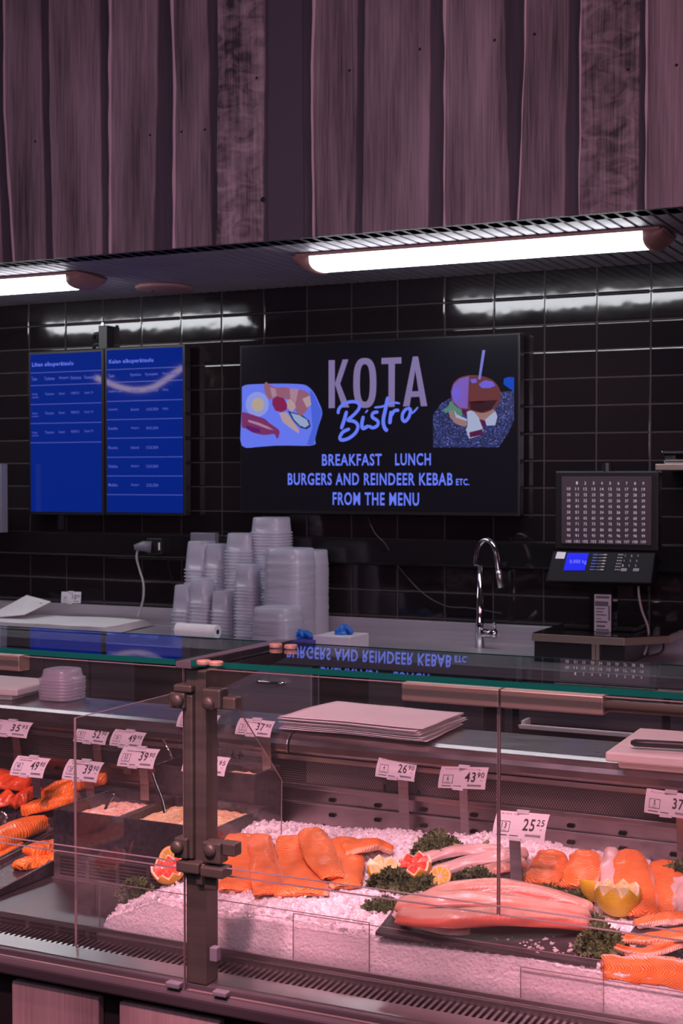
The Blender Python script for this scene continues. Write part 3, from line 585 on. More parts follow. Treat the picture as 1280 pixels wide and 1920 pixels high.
# black cable trunking and socket
tr = MB(); zt = 1.350
tr.box(-6, -.2, WY - .055, WY - .002, zt - .10, zt); 
tag(build('cable_trunking', tr, M['black_gloss'], bevel=.006), 'long black cable trunking along the tiled wall below the screens', 'trunking')
p = PY(290, 1022, 5.13)
t = thing('wall_socket', 'grey wall socket with a plugged in adapter left of the plastic tubs', 'socket', (p.x, 5.14, p.z - .04))
b = MB(); b.box(p.x - .035, p.x + .045, 5.115, 5.147, p.z - .04, p.z + .03); build('faceplate', b, M['black'], t, bevel=.004)
b = MB(); b.box(p.x + .03, p.x + .037, 5.112, 5.118, p.z - .02, p.z + .012); build('switch', b, M['card'], t)
b = MB(); q = Vector((p.x - .035, 5.09, p.z - .008)); b.tube([q + Vector((.03, .02, 0)), q + Vector((0, 0, .004)), q + Vector((-.03, -.02, -.002))], [.026, .022, .012], 12); build('plug', b, M['clip_blue'], t, smooth=True)
b = MB(); b.tube(smooth_path([PY(268, 1022, 5.08), PY(259, 1030, 5.08), PY(256, 1046, 5.08), PY(262, 1070, 5.09), PY(269, 1095, 5.09), PY(268, 1125, 5.09), PY(258, 1157, 5.08)], 6), .0045, 8)
tag(build('power_cable', b, M['grey_cable'], smooth=True), 'grey cable hanging from the wall socket to the paper on the back counter', 'cable')
b = MB(); b.tube(smooth_path([PY(688, 968, 5.17), PY(703, 1000, 5.13), PY(722, 1020, 5.13), PY(745, 1060, 5.18), PY(790, 1110, 5.18), PY(835, 1136, 5.18), PY(880, 1140, 5.18), PY(940, 1150, 5.18)], 6), .0022, 6)
tag(build('black_wire', b, M['bumper'], smooth=True), 'thin dark wire trailing down the tiles below the menu screen', 'wire')
p = PY(380, 1012, 5.13)
b = MB(); b.box(p.x - .05, p.x + .07, 5.11, 5.147, p.z - .03, p.z + .03)
tag(build('double_socket', b, M['clip_blue'], bevel=.004), 'grey double socket half hidden behind the plastic tub stacks', 'socket')
# dark board edge at the far left
p0 = PY(-40, 870, 5.0); p1 = PY(9, 998, 5.0)
b = MB(); b.box(p0.x, p1.x, 4.98, 5.02, p1.z, p0.z); tag(build('dark_panel', b, M['clip_blue']), 'dark grey board cut off by the left edge of the picture', 'panel')

# ------------------------------------------------------------ back counter
BZ = .955; BF = 4.56
bc = thing('back_counter', 'long stainless steel back counter with upstand and cupboard fronts', 'counter', (-2.4, 4.9, 0))
b = MB(); b.box(-5.6, -.2, BF, WY - .022, BZ - .04, BZ); build('worktop', b, M['steel_front'], bc, bevel=.004)
b = MB(); b.box(-5.6, -.2, WY - .022, WY - .002, BZ - .04, 1.03); build('upstand', b, M['steel_front'], bc, bevel=.004)
b = MB(); b.box(-5.6, -.2, BF + .05, WY - .03, .1, BZ - .045); build('carcass', b, M['dark'], bc)
def front(u0, u1, z0, z1, m, nm='door', handle=None, Y=BF + .02):
    x0 = PY(u0, 1300, Y).x if u0 is not None else -5.5; x1 = PY(u1, 1300, Y).x
    b = MB(); b.box(x0, x1, Y, Y + .028, z0, z1); d = build(nm, b, m, bc, bevel=.003)
    if handle:
        hu0, hv0, hu1, hv1 = handle; a = PY(hu0, hv0, Y - .03); c = PY(hu1, hv1, Y - .03); z = (a.z + c.z) / 2
        hb = MB(); hb.tube(smooth_path([(a.x, Y, z), (a.x + .004, Y - .03, z), (c.x - .004, Y - .03, z), (c.x, Y, z)], 4), .006, 8); h = build('handle', hb, M['chrome'], d, smooth=True)
    return d
front(None, 80, .15, BZ - .05, M['steel_dark']); front(82, 165, .15, BZ - .05, M['steel_dark']); front(170, 250, .15, BZ - .05, M['steel_dark']); front(256, 350, .15, BZ - .05, M['dark'])
front(420, 584, .15, BZ - .045, M['steel_front'], handle=(482, 1277, 528, 1283)); front(590, 598, .12, BZ - .045, M['steel_dull'], 'divider')
front(690, 905, .12, BZ - .045, M['steel_dark']); front(945, 960, .12, BZ - .045, M['steel_dark'], 'divider')
# refrigerated drawers to the right, with a thin ledge, its steel glint painted white
xa = PY(975, 1320, 4.50).x
for u0, u1 in ((972, 1240), (1256, 1500)):
    x0 = PY(u0, 1320, 4.53).x; x1 = PY(u1, 1320, 4.53).x
    for k, (z0, z1) in enumerate(((.775, .885), (.52, .72), (.2, .48))):
        b = MB(); b.box(x0, x1, 4.53, 4.56, z0, z1); d = build('drawer', b, M['steel_dark'], bc, bevel=.003)
        hb = MB(); hb.box(x0 + .005, x1 - .02, 4.515, 4.535, z1 - .006, z1 + .003); build('handle', hb, M['steel'], d)
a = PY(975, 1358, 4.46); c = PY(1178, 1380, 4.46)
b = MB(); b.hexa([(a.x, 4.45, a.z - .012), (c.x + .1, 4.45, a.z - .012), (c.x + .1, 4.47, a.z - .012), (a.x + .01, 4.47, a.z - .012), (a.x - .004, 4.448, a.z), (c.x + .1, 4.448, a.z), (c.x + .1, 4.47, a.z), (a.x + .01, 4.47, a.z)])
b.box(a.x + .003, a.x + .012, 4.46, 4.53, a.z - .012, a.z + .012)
tag(build('drawer_ledge_glint', b, M['white_plastic']), 'thin steel shelf edge, its glint painted white, in front of the dark drawers', 'shelf')

# wide wrapping paper sheets on the back counter
def sheet(pts, Z0, dz, amp, mt, name, label, cat, group, seed=0, n=22, th=.0012):
    """bilinear sheet over four ground corners, gently waved"""
    A, B, Cc, D = [Vector(p) for p in pts]; vs = []; 
    for i in range(n + 1):
        for j in range(n + 1):
            s, t = i / n, j / n; p = (A * (1 - s) + B * s) * (1 - t) + (D * (1 - s) + Cc * s) * t
            p = p.copy(); e = max(abs(s - .5), abs(t - .5)) * 2
            p.z = Z0 + dz * (1) + amp * (.5 + .5 * noise.noise(Vector((p.x * 5 + seed, p.y * 5, seed)))) * (.3 + .7 * e ** 2)
            p += Vector((noise.noise(Vector((s * 3, t * 3, seed))), noise.noise(Vector((s * 3, t * 3, seed + 4))), 0)) * .004
            vs.append(p)
    b = MB(); m = n + 1; N0 = len(vs); allv = vs + [v - Vector((0, 0, th)) for v in vs]; fs = []
    for i in range(n):
        for j in range(n):
            q = (i * m + j, (i + 1) * m + j, (i + 1) * m + j + 1, i * m + j + 1); fs += [q, tuple(N0 + k for k in q[::-1])]
    rim = [i * m for i in range(n + 1)] + [n * m + j for j in range(1, n + 1)] + [i * m + n for i in range(n - 1, -1, -1)] + [j for j in range(n - 1, 0, -1)]
    for k in range(len(rim)):
        a_, b_ = rim[k], rim[(k + 1) % len(rim)]; fs.append((a_, b_, N0 + b_, N0 + a_))
    b.add(allv, fs); o = build(name, b, mt, smooth=True); tag(o, label, cat, group); return o
for k in range(6):
    A = Vector((-4.75 + .02 * k, 4.74 + .004 * k, 0)); Bp = Vector((-3.36 - .008 * k, 4.76 + .004 * k, 0)); Cp = Vector((-3.40 - .006 * k, 5.15 - .006 * k, 0)); D = Vector((-4.75, 5.15 - .006 * k, 0))
    sheet([A, Bp, Cp, D], BZ + .002, .0042 * k, .010, M['paper'], 'wrapping_paper', 'grey white wrapping paper sheet lying in the stack on the left of the back counter', 'paper', 'wrapping sheets on the back counter', seed=2)
# tilted printed leaflet and card
b = MB(); q = [PY(-30, 1160, 4.92), PY(46, 1153, 4.92), PY(95, 1129, 5.08), PY(50, 1117, 5.12), PY(-12, 1138, 5.05)]
pts = [q[0], q[1], q[2], q[3]]; b.prism([p + Vector((0, 0, .003)) for p in pts], (0, 0, -.003))
t = tag(build('leaflet', b, M['paper']), 'printed leaflet propped up on the paper at the far left of the back counter', 'leaflet')
b = MB()
for k in range(7):
    s0 = .15 + .1 * k; e0 = pts[0].lerp(pts[3], s0); e1 = pts[1].lerp(pts[2], s0)
    for a_, c_ in ((.35 + .03 * (k % 3), .60), (.65, .9 - .06 * (k % 2))):
        r0 = e0.lerp(e1, a_) + Vector((0, 0, .004)); r1 = e0.lerp(e1, c_) + Vector((0, 0, .004)); dd = (pts[3] - pts[0]) * .035
        b.add([r0, r1, r1 + dd, r0 + dd], [(0, 1, 2, 3)])
build('print', b, M['clip_blue'], t, fixn=False)

# tissue roll
p0 = PY(333, 1184, 4.84); p1 = PY(408, 1188, 4.84); p0.z = p1.z = BZ + .0285
t = thing('paper_roll', 'short white tissue roll lying in front of the plastic tubs', 'roll', (p0.x, p0.y, BZ))
b = MB(); n = 24; d = (p1 - p0)
ring = lambda c, r: [c + Vector((0, math.cos(i * 2 * math.pi / n) * r, math.sin(i * 2 * math.pi / n) * r)) for i in range(n)]
loft(b, [ring(p1 - Vector((.02, 0, 0)), .010), ring(p1, .010), ring(p1, .028), ring(p0, .028), ring(p0, .010), ring(p0 + Vector((.02, 0, 0)), .010)]); build('tissue', b, M['tissue'], t, smooth=False)
b = MB(); loft(b, [ring(p1 - Vector((.03, 0, 0)), .0098), ring(p1 + Vector((.001, 0, 0)), .0098)]); build('core', b, M['dark'], t)

# ------------------------------------------------------------ plastic tub stacks
def tub_mesh(name, w, h, taper, rim, sq=3.2, n=28):
    """upside-down tub: open mouth at the bottom with a rolled rim, ribbed shoulder"""
    def ring(r, z): 
        o = []
        for i in range(n):
            a = 2 * math.pi * i / n; c, s = math.cos(a), math.sin(a); k = (abs(c) ** sq + abs(s) ** sq) ** (-1 / sq); o.append((r * k * c, r * k * s, z))
        return o
    b = MB(); r0 = w / 2; r1 = r0 * taper
    loft(b, [ring(r0 + rim, 0), ring(r0 + rim, .005), ring(r0, .0065), ring(r0 * (1 - (1 - taper) * .5), h * .5), ring(r1, h * .96), ring(r1 * .94, h), ring(r1 * .5, h), ring(r1 * .05, h)], caps=False)
    me = bpy.data.meshes.new(name); me.from_pydata(b.v, [], b.f); me.materials.append(M['tub']); me.polygons.foreach_set('use_smooth', [True] * len(me.polygons)); return me
def stack(u0, u1, vtop, Y, mesh_h, pitch, taper, label, group, rim=.0055, sq=3.2, zb=BZ):
    xa, xb = PY(u0, vtop, Y).x, PY(u1, vtop, Y).x; wd = (xb - xa) - 2 * rim; ztop = PY((u0 + u1) / 2, vtop, Y).z
    me = tub_mesh('plastic_tub', wd, mesh_h, taper, rim, sq); n = max(1, int((ztop - zb - mesh_h) / pitch) + 1)
    cx = (xa + xb) / 2; off = (ztop - zb - mesh_h) - (n - 1) * pitch
    for k in range(n):
        o = bpy.data.objects.new('plastic_tub', me); C.objects.link(o)
        o.location = (cx + random.uniform(-.0012, .0012), Y + random.uniform(-.0012, .0012), zb + .001 + k * (pitch + off / max(1, n - 1))); o.rotation_euler.z = random.uniform(-.02, .02)
        tag(o, label, 'tub', group)
G = 'tubs nested in the '
stack(328, 372, 1097, 4.94, .11, .0135, .84, 'frosted square tub nested upside down in the short leftmost stack', G + 'short leftmost stack')
stack(353, 404, 1015, 5.06, .12, .0135, .84, 'frosted square tub nested in the second rear stack from the left', G + 'leftmost rear stack')
stack(388, 432, 1020, 5.04, .10, .0135, .84, 'frosted square tub nested in the rear stack just left of the tall middle one', G + 'second rear stack')
stack(358, 400, 1085, 4.93, .10, .0130, .86, 'frosted tub nested in the front stack behind the tissue roll', G + 'front stack behind the roll')
stack(428, 482, 1000, 5.02, .075, .0128, .88, 'frosted square tub nested in the tall rear stack left of the tallest', G + 'tall rear stack')
stack(400, 442, 1108, 4.93, .085, .0128, .90, 'frosted tub nested in the low front stack left of centre', G + 'low front stack')
stack(444, 486, 1058, 4.90, .09, .0128, .90, 'frosted tub nested in the middle front stack', G + 'middle front stack')
stack(478, 541, 970, 5.06, .065, .0118, .93, 'frosted tub nested in the tallest stack below the menu screen', G + 'tallest stack')
stack(506, 582, 1028, 4.90, .06, .0074, .95, 'clear flat container nested in the tall dense stack at the right', 'containers in the tall dense stack', rim=.002)
stack(548, 609, 1031, 5.06, .06, .0074, .95, 'clear flat container nested in the rightmost tall stack', 'containers in the rightmost stack', rim=.002)
stack(484, 560, 1138, 4.72, .05, .0074, .95, 'clear flat container nested in the low front stack beside the blue glove box', 'containers in the low front stack', rim=.002)

# glove boxes
def glove_box(u0, u1, v, Y, m, label, wd=.12, h=.05, rot=.0):
    a = PY(u0, v, Y); c = PY(u1, v, Y); x0, x1 = a.x, c.x
    t = thing('glove_box', label, 'box', ((x0 + x1) / 2, Y + wd / 2, BZ))
    b = MB(); b.box(x0, x1, Y, Y + wd, BZ, BZ + h); build('carton', b, m, t, bevel=.002)
    cx = (x0 + x1) / 2 + .01; b = MB(); random.seed(int(u0))
    for k in range(7):
        ang = random.uniform(0, 6.28); r = random.uniform(.012, .045); q = Vector((cx, Y + wd / 2, BZ + h))
        b.tube(smooth_path([q + Vector((0, 0, .004)), q + Vector((math.cos(ang) * r * .5, math.sin(ang) * r * .5, .018 + random.uniform(0, .012))), q + Vector((math.cos(ang) * r * 1.3, math.sin(ang) * r, .005))], 4), [.010] * 8 + [.004], 8)
    b.lathe((cx - .005, Y + wd / 2, BZ + h), [(.03, 0), (.026, .008), (.012, .02), (.010, .03), (0, .033)], 12)
    build('gloves', b, M['blue_glove'], t, smooth=True)
glove_box(586, 655, 1205, 4.72, M['box_white'], 'white cardboard glove box with bright blue gloves poking out', .17)
glove_box(505, 578, 1200, 4.66, M['box_blue'], 'blue cardboard glove box in front of the flat containers', .15, .035)

# faucet
FY = 5.02
t = thing('faucet', 'tall chrome kitchen faucet with arched spout over the sink', 'faucet', tuple(PY(899, 1215, FY)))
fz = PY(899, 1210, FY); fx = fz.x
b = MB(); b.tube([(fx, FY, BZ), (fx, FY, PY(899, 1165, FY).z), (fx, FY, PY(899, 1160, FY).z), (fx, FY, PY(893, 1060, FY).z)], [.018, .016, .0135, .010], 20); build('column', b, M['chrome'], t, smooth=True)
b = MB(); pts = [PY(892, 1060, FY), PY(893, 1040, FY), PY(900, 1020, FY), PY(912, 1012, FY - .01), PY(924, 1022, FY - .03), PY(931, 1045, FY - .04), PY(934, 1070, FY - .05)]
b.tube(smooth_path(pts, 6), .0095, 16); build('spout', b, M['chrome'], t, smooth=True)
b = MB(); b.tube([pts[-1] + Vector((0, 0, .002)), PY(936, 1080, FY - .05), PY(939, 1102, FY - .055)], [.0105, .0115, .0125], 16); build('spray_head', b, M['steel'], t, smooth=True)
b = MB(); q = PY(905, 1187, FY - .005); b.tube([q, q + Vector((.05, -.01, 0)), q + Vector((.062, -.012, 0))], [.016, .016, .012], 16); build('valve', b, M['chrome'], t, smooth=True)
b = MB(); q2 = q + Vector((.055, -.01, .016)); b.tube([q2, q2 + Vector((.01, -.05, .03))], [.006, .005], 10); build('lever', b, M['chrome'], t, smooth=True)

# counter top cabinet under the scale
KY = 4.72; a = PY(996, 1190, KY); c = PY(1170, 1194, KY); kt = (a.z + c.z) / 2
t = thing('scale_stand', 'black cabinet with steel edged top carrying the label scale', 'cabinet', ((a.x + c.x) / 2, KY + .2, BZ))
b = MB(); b.box(a.x + .004, c.x - .004, KY + .02, KY + .36, BZ, kt - .022); build('body', b, M['black'], t)
def chamf(z0, z1, e=0):
    x0, x1 = a.x - e, c.x + .0; return [(x0, KY - e, z0), (x1, KY - e, z0), (x1 + .12, KY + .14, z0), (x1 + .12, KY + .38, z0), (x0, KY + .38, z0)], (0, 0, z1 - z0)
b = MB(); pl, h = chamf(kt - .026, kt); b.prism(pl, h); build('top_edge', b, M['bronze_light'], t, bevel=.002)
b = MB(); pl, h = chamf(kt, kt + .003, -.004); b.prism(pl, h); build('top_plate', b, M['black_gloss'], t)
xx = PY(1112, 1220, KY).x
b = MB(); b.box(xx - .008, xx + .004, KY + .008, KY + .022, BZ, kt - .026); b.box(xx + .006, xx + .018, KY + .008, KY + .022, BZ, kt - .026); build('door_strip', b, M['bronze_light'], t)

# label scale
SCY = 4.86
def S(u, v, y=SCY): return PY(u, v, y)
t = thing('label_scale', 'black shop scale with a numbered keypad and a blue weight display', 'scale', tuple(S(1140, 1195)))
a = S(1040, 883); c = S(1234, 1035)
b = MB(); b.box(a.x, c.x, SCY, SCY + .05, c.z, a.z); kp = build('keypad_panel', b, M['black'], t, bevel=.006)
a = S(1053, 893, SCY - .002); c = S(1220.5, 1022, SCY - .002)
b = MB(); b.box(a.x, c.x, SCY - .004, SCY - .0005, c.z, a.z); ks = build('key_sheet', b, mat('key_sheet', (.075, .055, .068), .35), kp)
b = MB()
for r_ in range(11):
    for k in range(10):
        n_ = r_ * 10 + k
        if n_ == 0: continue
        u = 1065.7 + k * 15.55; v = 905.5 + r_ * 10.95 + (k * .12); s = str(n_); hw = 1.6 * len(s)
        p0 = S(u - hw, v + 2.7, SCY - .005); p1 = S(u + hw, v - 2.7, SCY - .005); fit(b, s, p0.x, p1.x, p0.z, p1.z, lambda q, r: (q, SCY - .005, r), 0, .02)
p0 = S(1126, 896, SCY - .005); p1 = S(1145, 891.8, SCY - .005)
build('key_numbers', b, mat('key_print', (.62, .54, .62), .5, emit=(.25, .21, .27), es=.55), ks, fixn=False)
# slanted control panel
def H(u, v, d): return PY(u, v, SCY - d)
A = H(1036, 1033, .012); B = H(1229, 1036, .012); Cc = H(1221, 1094, .09); D = H(1022, 1090, .09)
up = Vector((0, .05, 0)); b = MB(); b.hexa([D + Vector((0, .02, -.012)), Cc + Vector((0, .02, -.012)), B + Vector((0, .09, -.03)), A + Vector((0, .09, -.03)), D, Cc, B, A]); cp = build('control_panel', b, mat('scale_panel', (.010, .009, .012), .5, spec=.08), t, bevel=.004)
def onp(u, v, e=.0015):   # a point of the slanted panel face at a pixel
    nrm = (Cc - D).cross(A - D).normalized(); nrm = nrm if nrm.z > 0 else -nrm; d = ray(u, v); k = (D - CO).dot(nrm) / d.dot(nrm); return CO + d * k + nrm * e
def quadp(name, pts, m, e=.0015, par=cp):
    b = MB(); b.add([onp(*p, e) for p in pts], [(0, 1, 2, 3)]); return build(name, b, m, par, fixn=False)
quadp('weight_display', [(1056, 1070), (1096, 1070), (1104, 1037.5), (1064, 1037)], M['p_lcd']); quadp('white_sticker', [(1040.5, 1047.5), (1057.5, 1048), (1061, 1036), (1044.5, 1035)], M['card'])
b = MB(); fit(b, '0.000 kg', 1068, 1099, 1059, 1050, lambda q, r: onp(q, r, .0025), 0); build('weight_digits', b, M['p_lcdtext'], cp, fixn=False)
b = MB()
for k in range(6):
    y = 1041 + k * 5.6; x0 = 1112 - k * 1.3
    for q0, q1, mi in ((0, 9, 1), (20, 26, 0), (11, 24, 0)):
        hh = .6 if q0 != 11 else .18; b.add([onp(x0 + q0, y + hh, .0025), onp(x0 + q1, y + hh, .0025), onp(x0 + q1, y - hh * 2, .0025), onp(x0 + q0, y - hh * 2, .0025)], [(0, 1, 2, 3)], mi)
    for q in (47, 50.5, 54):
        b.add([onp(x0 + q, y + .6, .0025), onp(x0 + q + 2, y + .6, .0025), onp(x0 + q + 2, y - 1.2, .0025), onp(x0 + q, y - 1.2, .0025)], [(0, 1, 2, 3)], 0)
for r_ in range(3):
    for k in range(3): fit(b, str((7, 4, 1)[r_] + k), 1171 - r_ * 2.3 + k * 12, 1173 - r_ * 2.3 + k * 12, 1045 + r_ * 9, 1041 + r_ * 9, lambda q, r: onp(q, r, .0025), 0)
for q in (1163, 1186): b.add([onp(q, 1071.5, .0025), onp(q + 11, 1072, .0025), onp(q + 12.5, 1066.5, .0025), onp(q + 1.5, 1066, .0025)], [(0, 1, 2, 3)], 2)
build('control_keys', b, [mat('key_print_small', (.5, .45, .52), .5), mat('key_print_blue', (.05, .06, .4), .5, emit=(.01, .015, .2), es=.8), mat('key_cap', (.22, .2, .26), .5)], cp, fixn=False)
a = S(1108, 1092, SCY + .03); c = S(1152, 1195, SCY + .03)
b = MB(); b.box(a.x, c.x, SCY + .0, SCY + .07, kt + .003, a.z + .01); col = build('column', b, M['black_gloss'], t, bevel=.004)
a = S(1114, 1114, SCY - .002); c = S(1145, 1191, SCY - .002)
b = MB(); b.box(a.x, c.x, SCY - .003, SCY - .0002, kt + .004, a.z); st = build('receipt_label', b, M['card'], col)
b = MB()
for k, (q0, q1, y, hh) in enumerate(((1117, 1142, 1120, 1.8), (1115, 1140, 1132, 4), (1117, 1133, 1141, .7), (1117, 1130, 1147, .7), (1117, 1136, 1153, .7), (1117, 1127, 1160, .6), (1117, 1138, 1166, 1.2), (1118, 1134, 1174, 1.6), (1117, 1141, 1181, 1.0), (1140, 1143, 1150, 14))):
    p0 = S(q0, y + hh, SCY - .004); p1 = S(q1, y - hh, SCY - .004); b.box(p0.x, p1.x, SCY - .0038, SCY - .003, p0.z, p1.z)
build('label_print', b, M['clip_blue'], st)
b = MB(); b.box(a.x - .12, a.x + .14, SCY + .02, SCY + .2, kt + .003, kt + .02); build('base', b, M['black'], t, bevel=.004)
b = MB(); b.tube([S(1138, 884, SCY + .02), S(1138, 868, SCY + .02)], .02, 12); build('top_knob', b, M['black'], t)
b = MB(); b.tube(smooth_path([S(1196, 1092, SCY + .02), S(1197, 1115, SCY + .02), S(1203, 1145, SCY + .02), S(1214, 1175, SCY + .02), S(1215, 1200, SCY + .02), S(1207, 1228, SCY + .02)], 6), .0045, 8)
tag(build('scale_cable', b, M['grey_cable'], smooth=True), 'grey cable looping down from the back of the label scale', 'cable')
b = MB(); b.tube(smooth_path([PY(1236, 1188, 5.15), PY(1243, 1205, 5.14), PY(1240, 1222, 5.12), PY(1215, 1232, 5.05), PY(1190, 1236, 5.0)], 6), .004, 8)
tag(build('black_cable', b, M['bumper'], smooth=True), 'black cable curling on the counter right of the scale stand', 'cable')

# wall shelf at the right edge with a steel tray
a = PY(1228, 870, 4.95); c = PY(1500, 882, 4.95)
b = MB(); b.box(a.x, a.x + .5, 4.95, WY - .003, a.z - .022, a.z); tag(build('wall_shelf', b, M['bronze_light'], bevel=.002), 'narrow wall shelf cut off by the right edge above the scale', 'shelf')
p = PY(1247, 869, 4.99); 
b = MB(); b.hexa([(p.x, 4.99, a.z), (p.x + .3, 4.99, a.z), (p.x + .3, 5.12, a.z), (p.x, 5.12, a.z), (p.x - .006, 4.98, a.z + .045), (p.x + .3, 4.98, a.z + .045), (p.x + .3, 5.13, a.z + .045), (p.x - .006, 5.13, a.z + .045)])
b.box(p.x - .01, p.x + .3, 4.975, 5.135, a.z + .039, a.z + .045); b.box(p.x - .004, p.x + .3, 4.985, 4.99, a.z + .003, a.z + .01)
tag(build('steel_container', b, M['chrome'], bevel=.002), 'shiny steel container standing on the wall shelf at the right edge', 'container')

# ------------------------------------------------------------ the refrigerated display counter
XL, XR = -3.2, .1
GY = 2.13
dc = thing('display_counter', 'long refrigerated glass display counter with steel worktop and bronze posts', 'counter', (-1.4, 2.5, 0))
# worktop with a rounded nose
b = MB(); prof = [(3.10, 1.01), (2.905, 1.01), (2.885, 1.006), (2.872, .995), (2.868, .985), (2.868, .968), (2.876, .962), (3.10, .962)]
for x0, x1 in ((XL, -1.535), (-1.532, XR)): b.prism([(x0, y, z) for y, z in prof], (x1 - x0, 0, 0))
build('worktop', b, M['steel_worn'], dc, bevel=.003)
b = MB(); b.box(XL, XR, 2.875, 2.9, .949, .960); build('light_strip', b, M['steel'], dc)
b = MB(); b.box(-1.50, XR, 2.895, 2.905, .895, .950); build('perforated_panel', b, M['perforated'], dc)
b = MB(); b.box(XL, -1.50, 2.895, 2.905, .885, .950); build('louvred_panel', b, M['louvre'], dc)
b = MB(); b.box(XL, XR, 2.875, 2.90, .884, .896); b.box(XL, XR, 2.888, 2.896, .846, .852); b.box(XL, XR, 2.897, 2.905, .70, .885); build('back_panel', b, M['steel_worn'], dc, bevel=.0015)
b = MB()
for u, v in ((623, 1500), (708, 1510), (794, 1518), (888, 1528), (1070, 1548), (1167, 1562), (623, 1528), (708, 1537), (794, 1548), (888, 1559), (1070, 1579), (1167, 1591), (1263, 1602), (108, 1440)):
    p = PY(u, v, 2.896)
    for dx in (-.0045, .0045): b.lathe(p + Vector((dx, 0, 0)), [(0, 0), (.0045, 0), (.0045, .003), (0, .003)], 12, axis=(0, -1, 0))
    b.box(p.x - .006, p.x + .006, 2.893, 2.897, p.z - .004, p.z + .004)
build('slots', b, M['dark'], dc)
b = MB(); p0 = PY(719, 1480, 2.885); p1 = PY(786, 1503, 2.885)
b.box(p0.x, p0.x + .004, 2.884, 2.888, p0.z - .012, p0.z + .012); b.box(p0.x, p1.x, 2.884, 2.888, p0.z - .014, p0.z - .010); b.box(p1.x - .004, p1.x, 2.884, 2.888, p0.z - .014, p0.z + .006); build('wire_hook', b, M['dark'], dc)
b = MB(); b.box(XL, XR, 2.905, 3.08, .1, .96); build('rear_body', b, M['dark'], dc)
# deck
b = MB(); b.box(XL, XR, 2.245, 2.9, .66, .72); build('deck', b, M['steel_dull'], dc)
b = MB(); b.box(XL, XR, 2.238, 2.245, .694, .731); build('deck_lip', b, M['steel'], dc, bevel=.001)
b = MB(); x = -3.0
while x < -1.42:
    for z in (.7185, .711): b.box(x, x + .062, 2.2372, 2.2385, z - .0025, z + .0025)
    x += .072
build('lip_slots', b, M['dark'], dc)
# riser below the salad bin
RX0 = -1.925; RX1 = -1.46
b = MB(); b.box(RX0, RX1, 2.51, 2.87, .72, .776); b.box(RX0 - .0, RX1, 2.502, 2.512, .72, .724); build('riser', b, M['steel_dull'], dc, bevel=.0015)
b = MB()
for k in range(5):
    for r_ in range(6):
        x0 = RX0 + .018 + k * .078; b.box(x0, x0 + .068, 2.5092, 2.511, .730 + r_ * .0072, .7335 + r_ * .0072)
build('riser_slots', b, M['dark'], dc)
# front air grille, rail and bumper
b = MB(); b.box(XL, XR, 2.176, 2.238, .690, .694, 0); x = XL
while x < XR: b.hexa([(x, 2.177, .694), (x + .006, 2.177, .694), (x + .010, 2.237, .698), (x + .004, 2.237, .698), (x, 2.177, .702), (x + .006, 2.177, .702), (x + .010, 2.237, .708), (x + .004, 2.237, .708)], 1); x += .0125
build('air_grille', b, [M['dark'], M['steel']], dc)
b = MB(); b.prism([(XL, 2.125, .7105), (XL, 2.176, .7125), (XL, 2.176, .66), (XL, 2.125, .66)], (XR - XL, 0, 0)); build('front_rail', b, M['steel'], dc, bevel=.002)
b = MB(); b.box(XL, XR, 2.112, 2.1245, .684, .7095); build('rail_face', b, M['steel_dark'], dc, bevel=.002)
b = MB(); b.prism([(XL, 2.094, .701), (XL, 2.111, .703), (XL, 2.111, .668), (XL, 2.088, .672), (XL, 2.086, .694)], (XR - XL, 0, 0)); build('bumper', b, M['bumper'], dc, bevel=.004)
b = MB(); b.box(XL, XR, 2.125, 2.9, .05, .66); build('base', b, M['dark'], dc)
b = MB()
for u0, u1 in ((25, 187), (226, 414)):
    x0 = PY(u0, 1880, 2.11).x; x1 = PY(u1, 1880, 2.11).x; b.box(x0, x1, 2.105, 2.1245, .08, .655)
x1 = PY(-20, 1880, 2.11).x; b.box(x1 - .17, x1, 2.105, 2.1245, .08, .655); x0 = PY(455, 1880, 2.11).x
for k in range(6): b.box(x0 + k * .2, x0 + k * .2 + .17, 2.105, 2.1245, .08, .655)
build('front_boards', b, M['front_board'], dc, bevel=.003)

# glass panes
def pane(name, x0, x1, y0, y1, z0, z1, m, em, edges):
    b = MB(); b.box(x0, x1, y0, y1, z0, z1); o = build(name, b, m, dc)
    e = MB(); t_ = .0007; te = .0012
    for s in edges:
        if s == 'T': e.box(x0, x1, y0, y1, z1 - t_ * .2, z1 + t_)
        if s == 'B': e.box(x0, x1, y0, y1, z0 - t_, z0)
        if s == 'L': e.box(x0 - t_, x0, y0, y1, z0, z1)
        if s == 'R': e.box(x1, x1 + t_, y0, y1, z0, z1)
        if s == 'F': e.box(x0, x1, y0 - .0012, y0, z0, z1)
        if s == 'K': e.box(x0, x1, y1, y1 + .001, z1 - .002, z1)
    if edges: build('polished_edge', e, em, o)
    return o
XP0, XP1 = -1.331, -1.290
for x0, x1, ed in ((XL, -1.338, 'FRK'), (-1.305, XR, 'FK')):
    o = pane('glass_shelf', x0, x1, 2.087, 2.435, 1.270, 1.280, M['glass_shelf'], M['edge_green'], ed)
    for q in [o] + list(o.children):   # the shelf leans back by less than one degree
        for v in q.data.vertices: v.co.z -= (v.co.y + 2.5 - 2.26) * math.tan(R(.86))
pane('upper_glass', XL, PY(345, 1400, GY).x, GY - .004, GY + .003, .905, 1.262, M['glass'], M['edge_pink'], 'TRB')
xs = PY(935, 1500, GY).x
pane('upper_glass', PY(392, 1400, GY).x, xs - .002, GY - .004, GY + .003, .903, 1.262, M['glass'], M['edge_pink'], 'TRB')
pane('upper_glass', xs + .002, XR, GY - .004, GY + .003, .903, 1.262, M['glass'], M['edge_pink'], 'TLB')
pane('lower_glass', XL, -1.329, 2.0985, 2.1045, .7025, .925, M['glass'], M['edge_pink'], 'TRB')
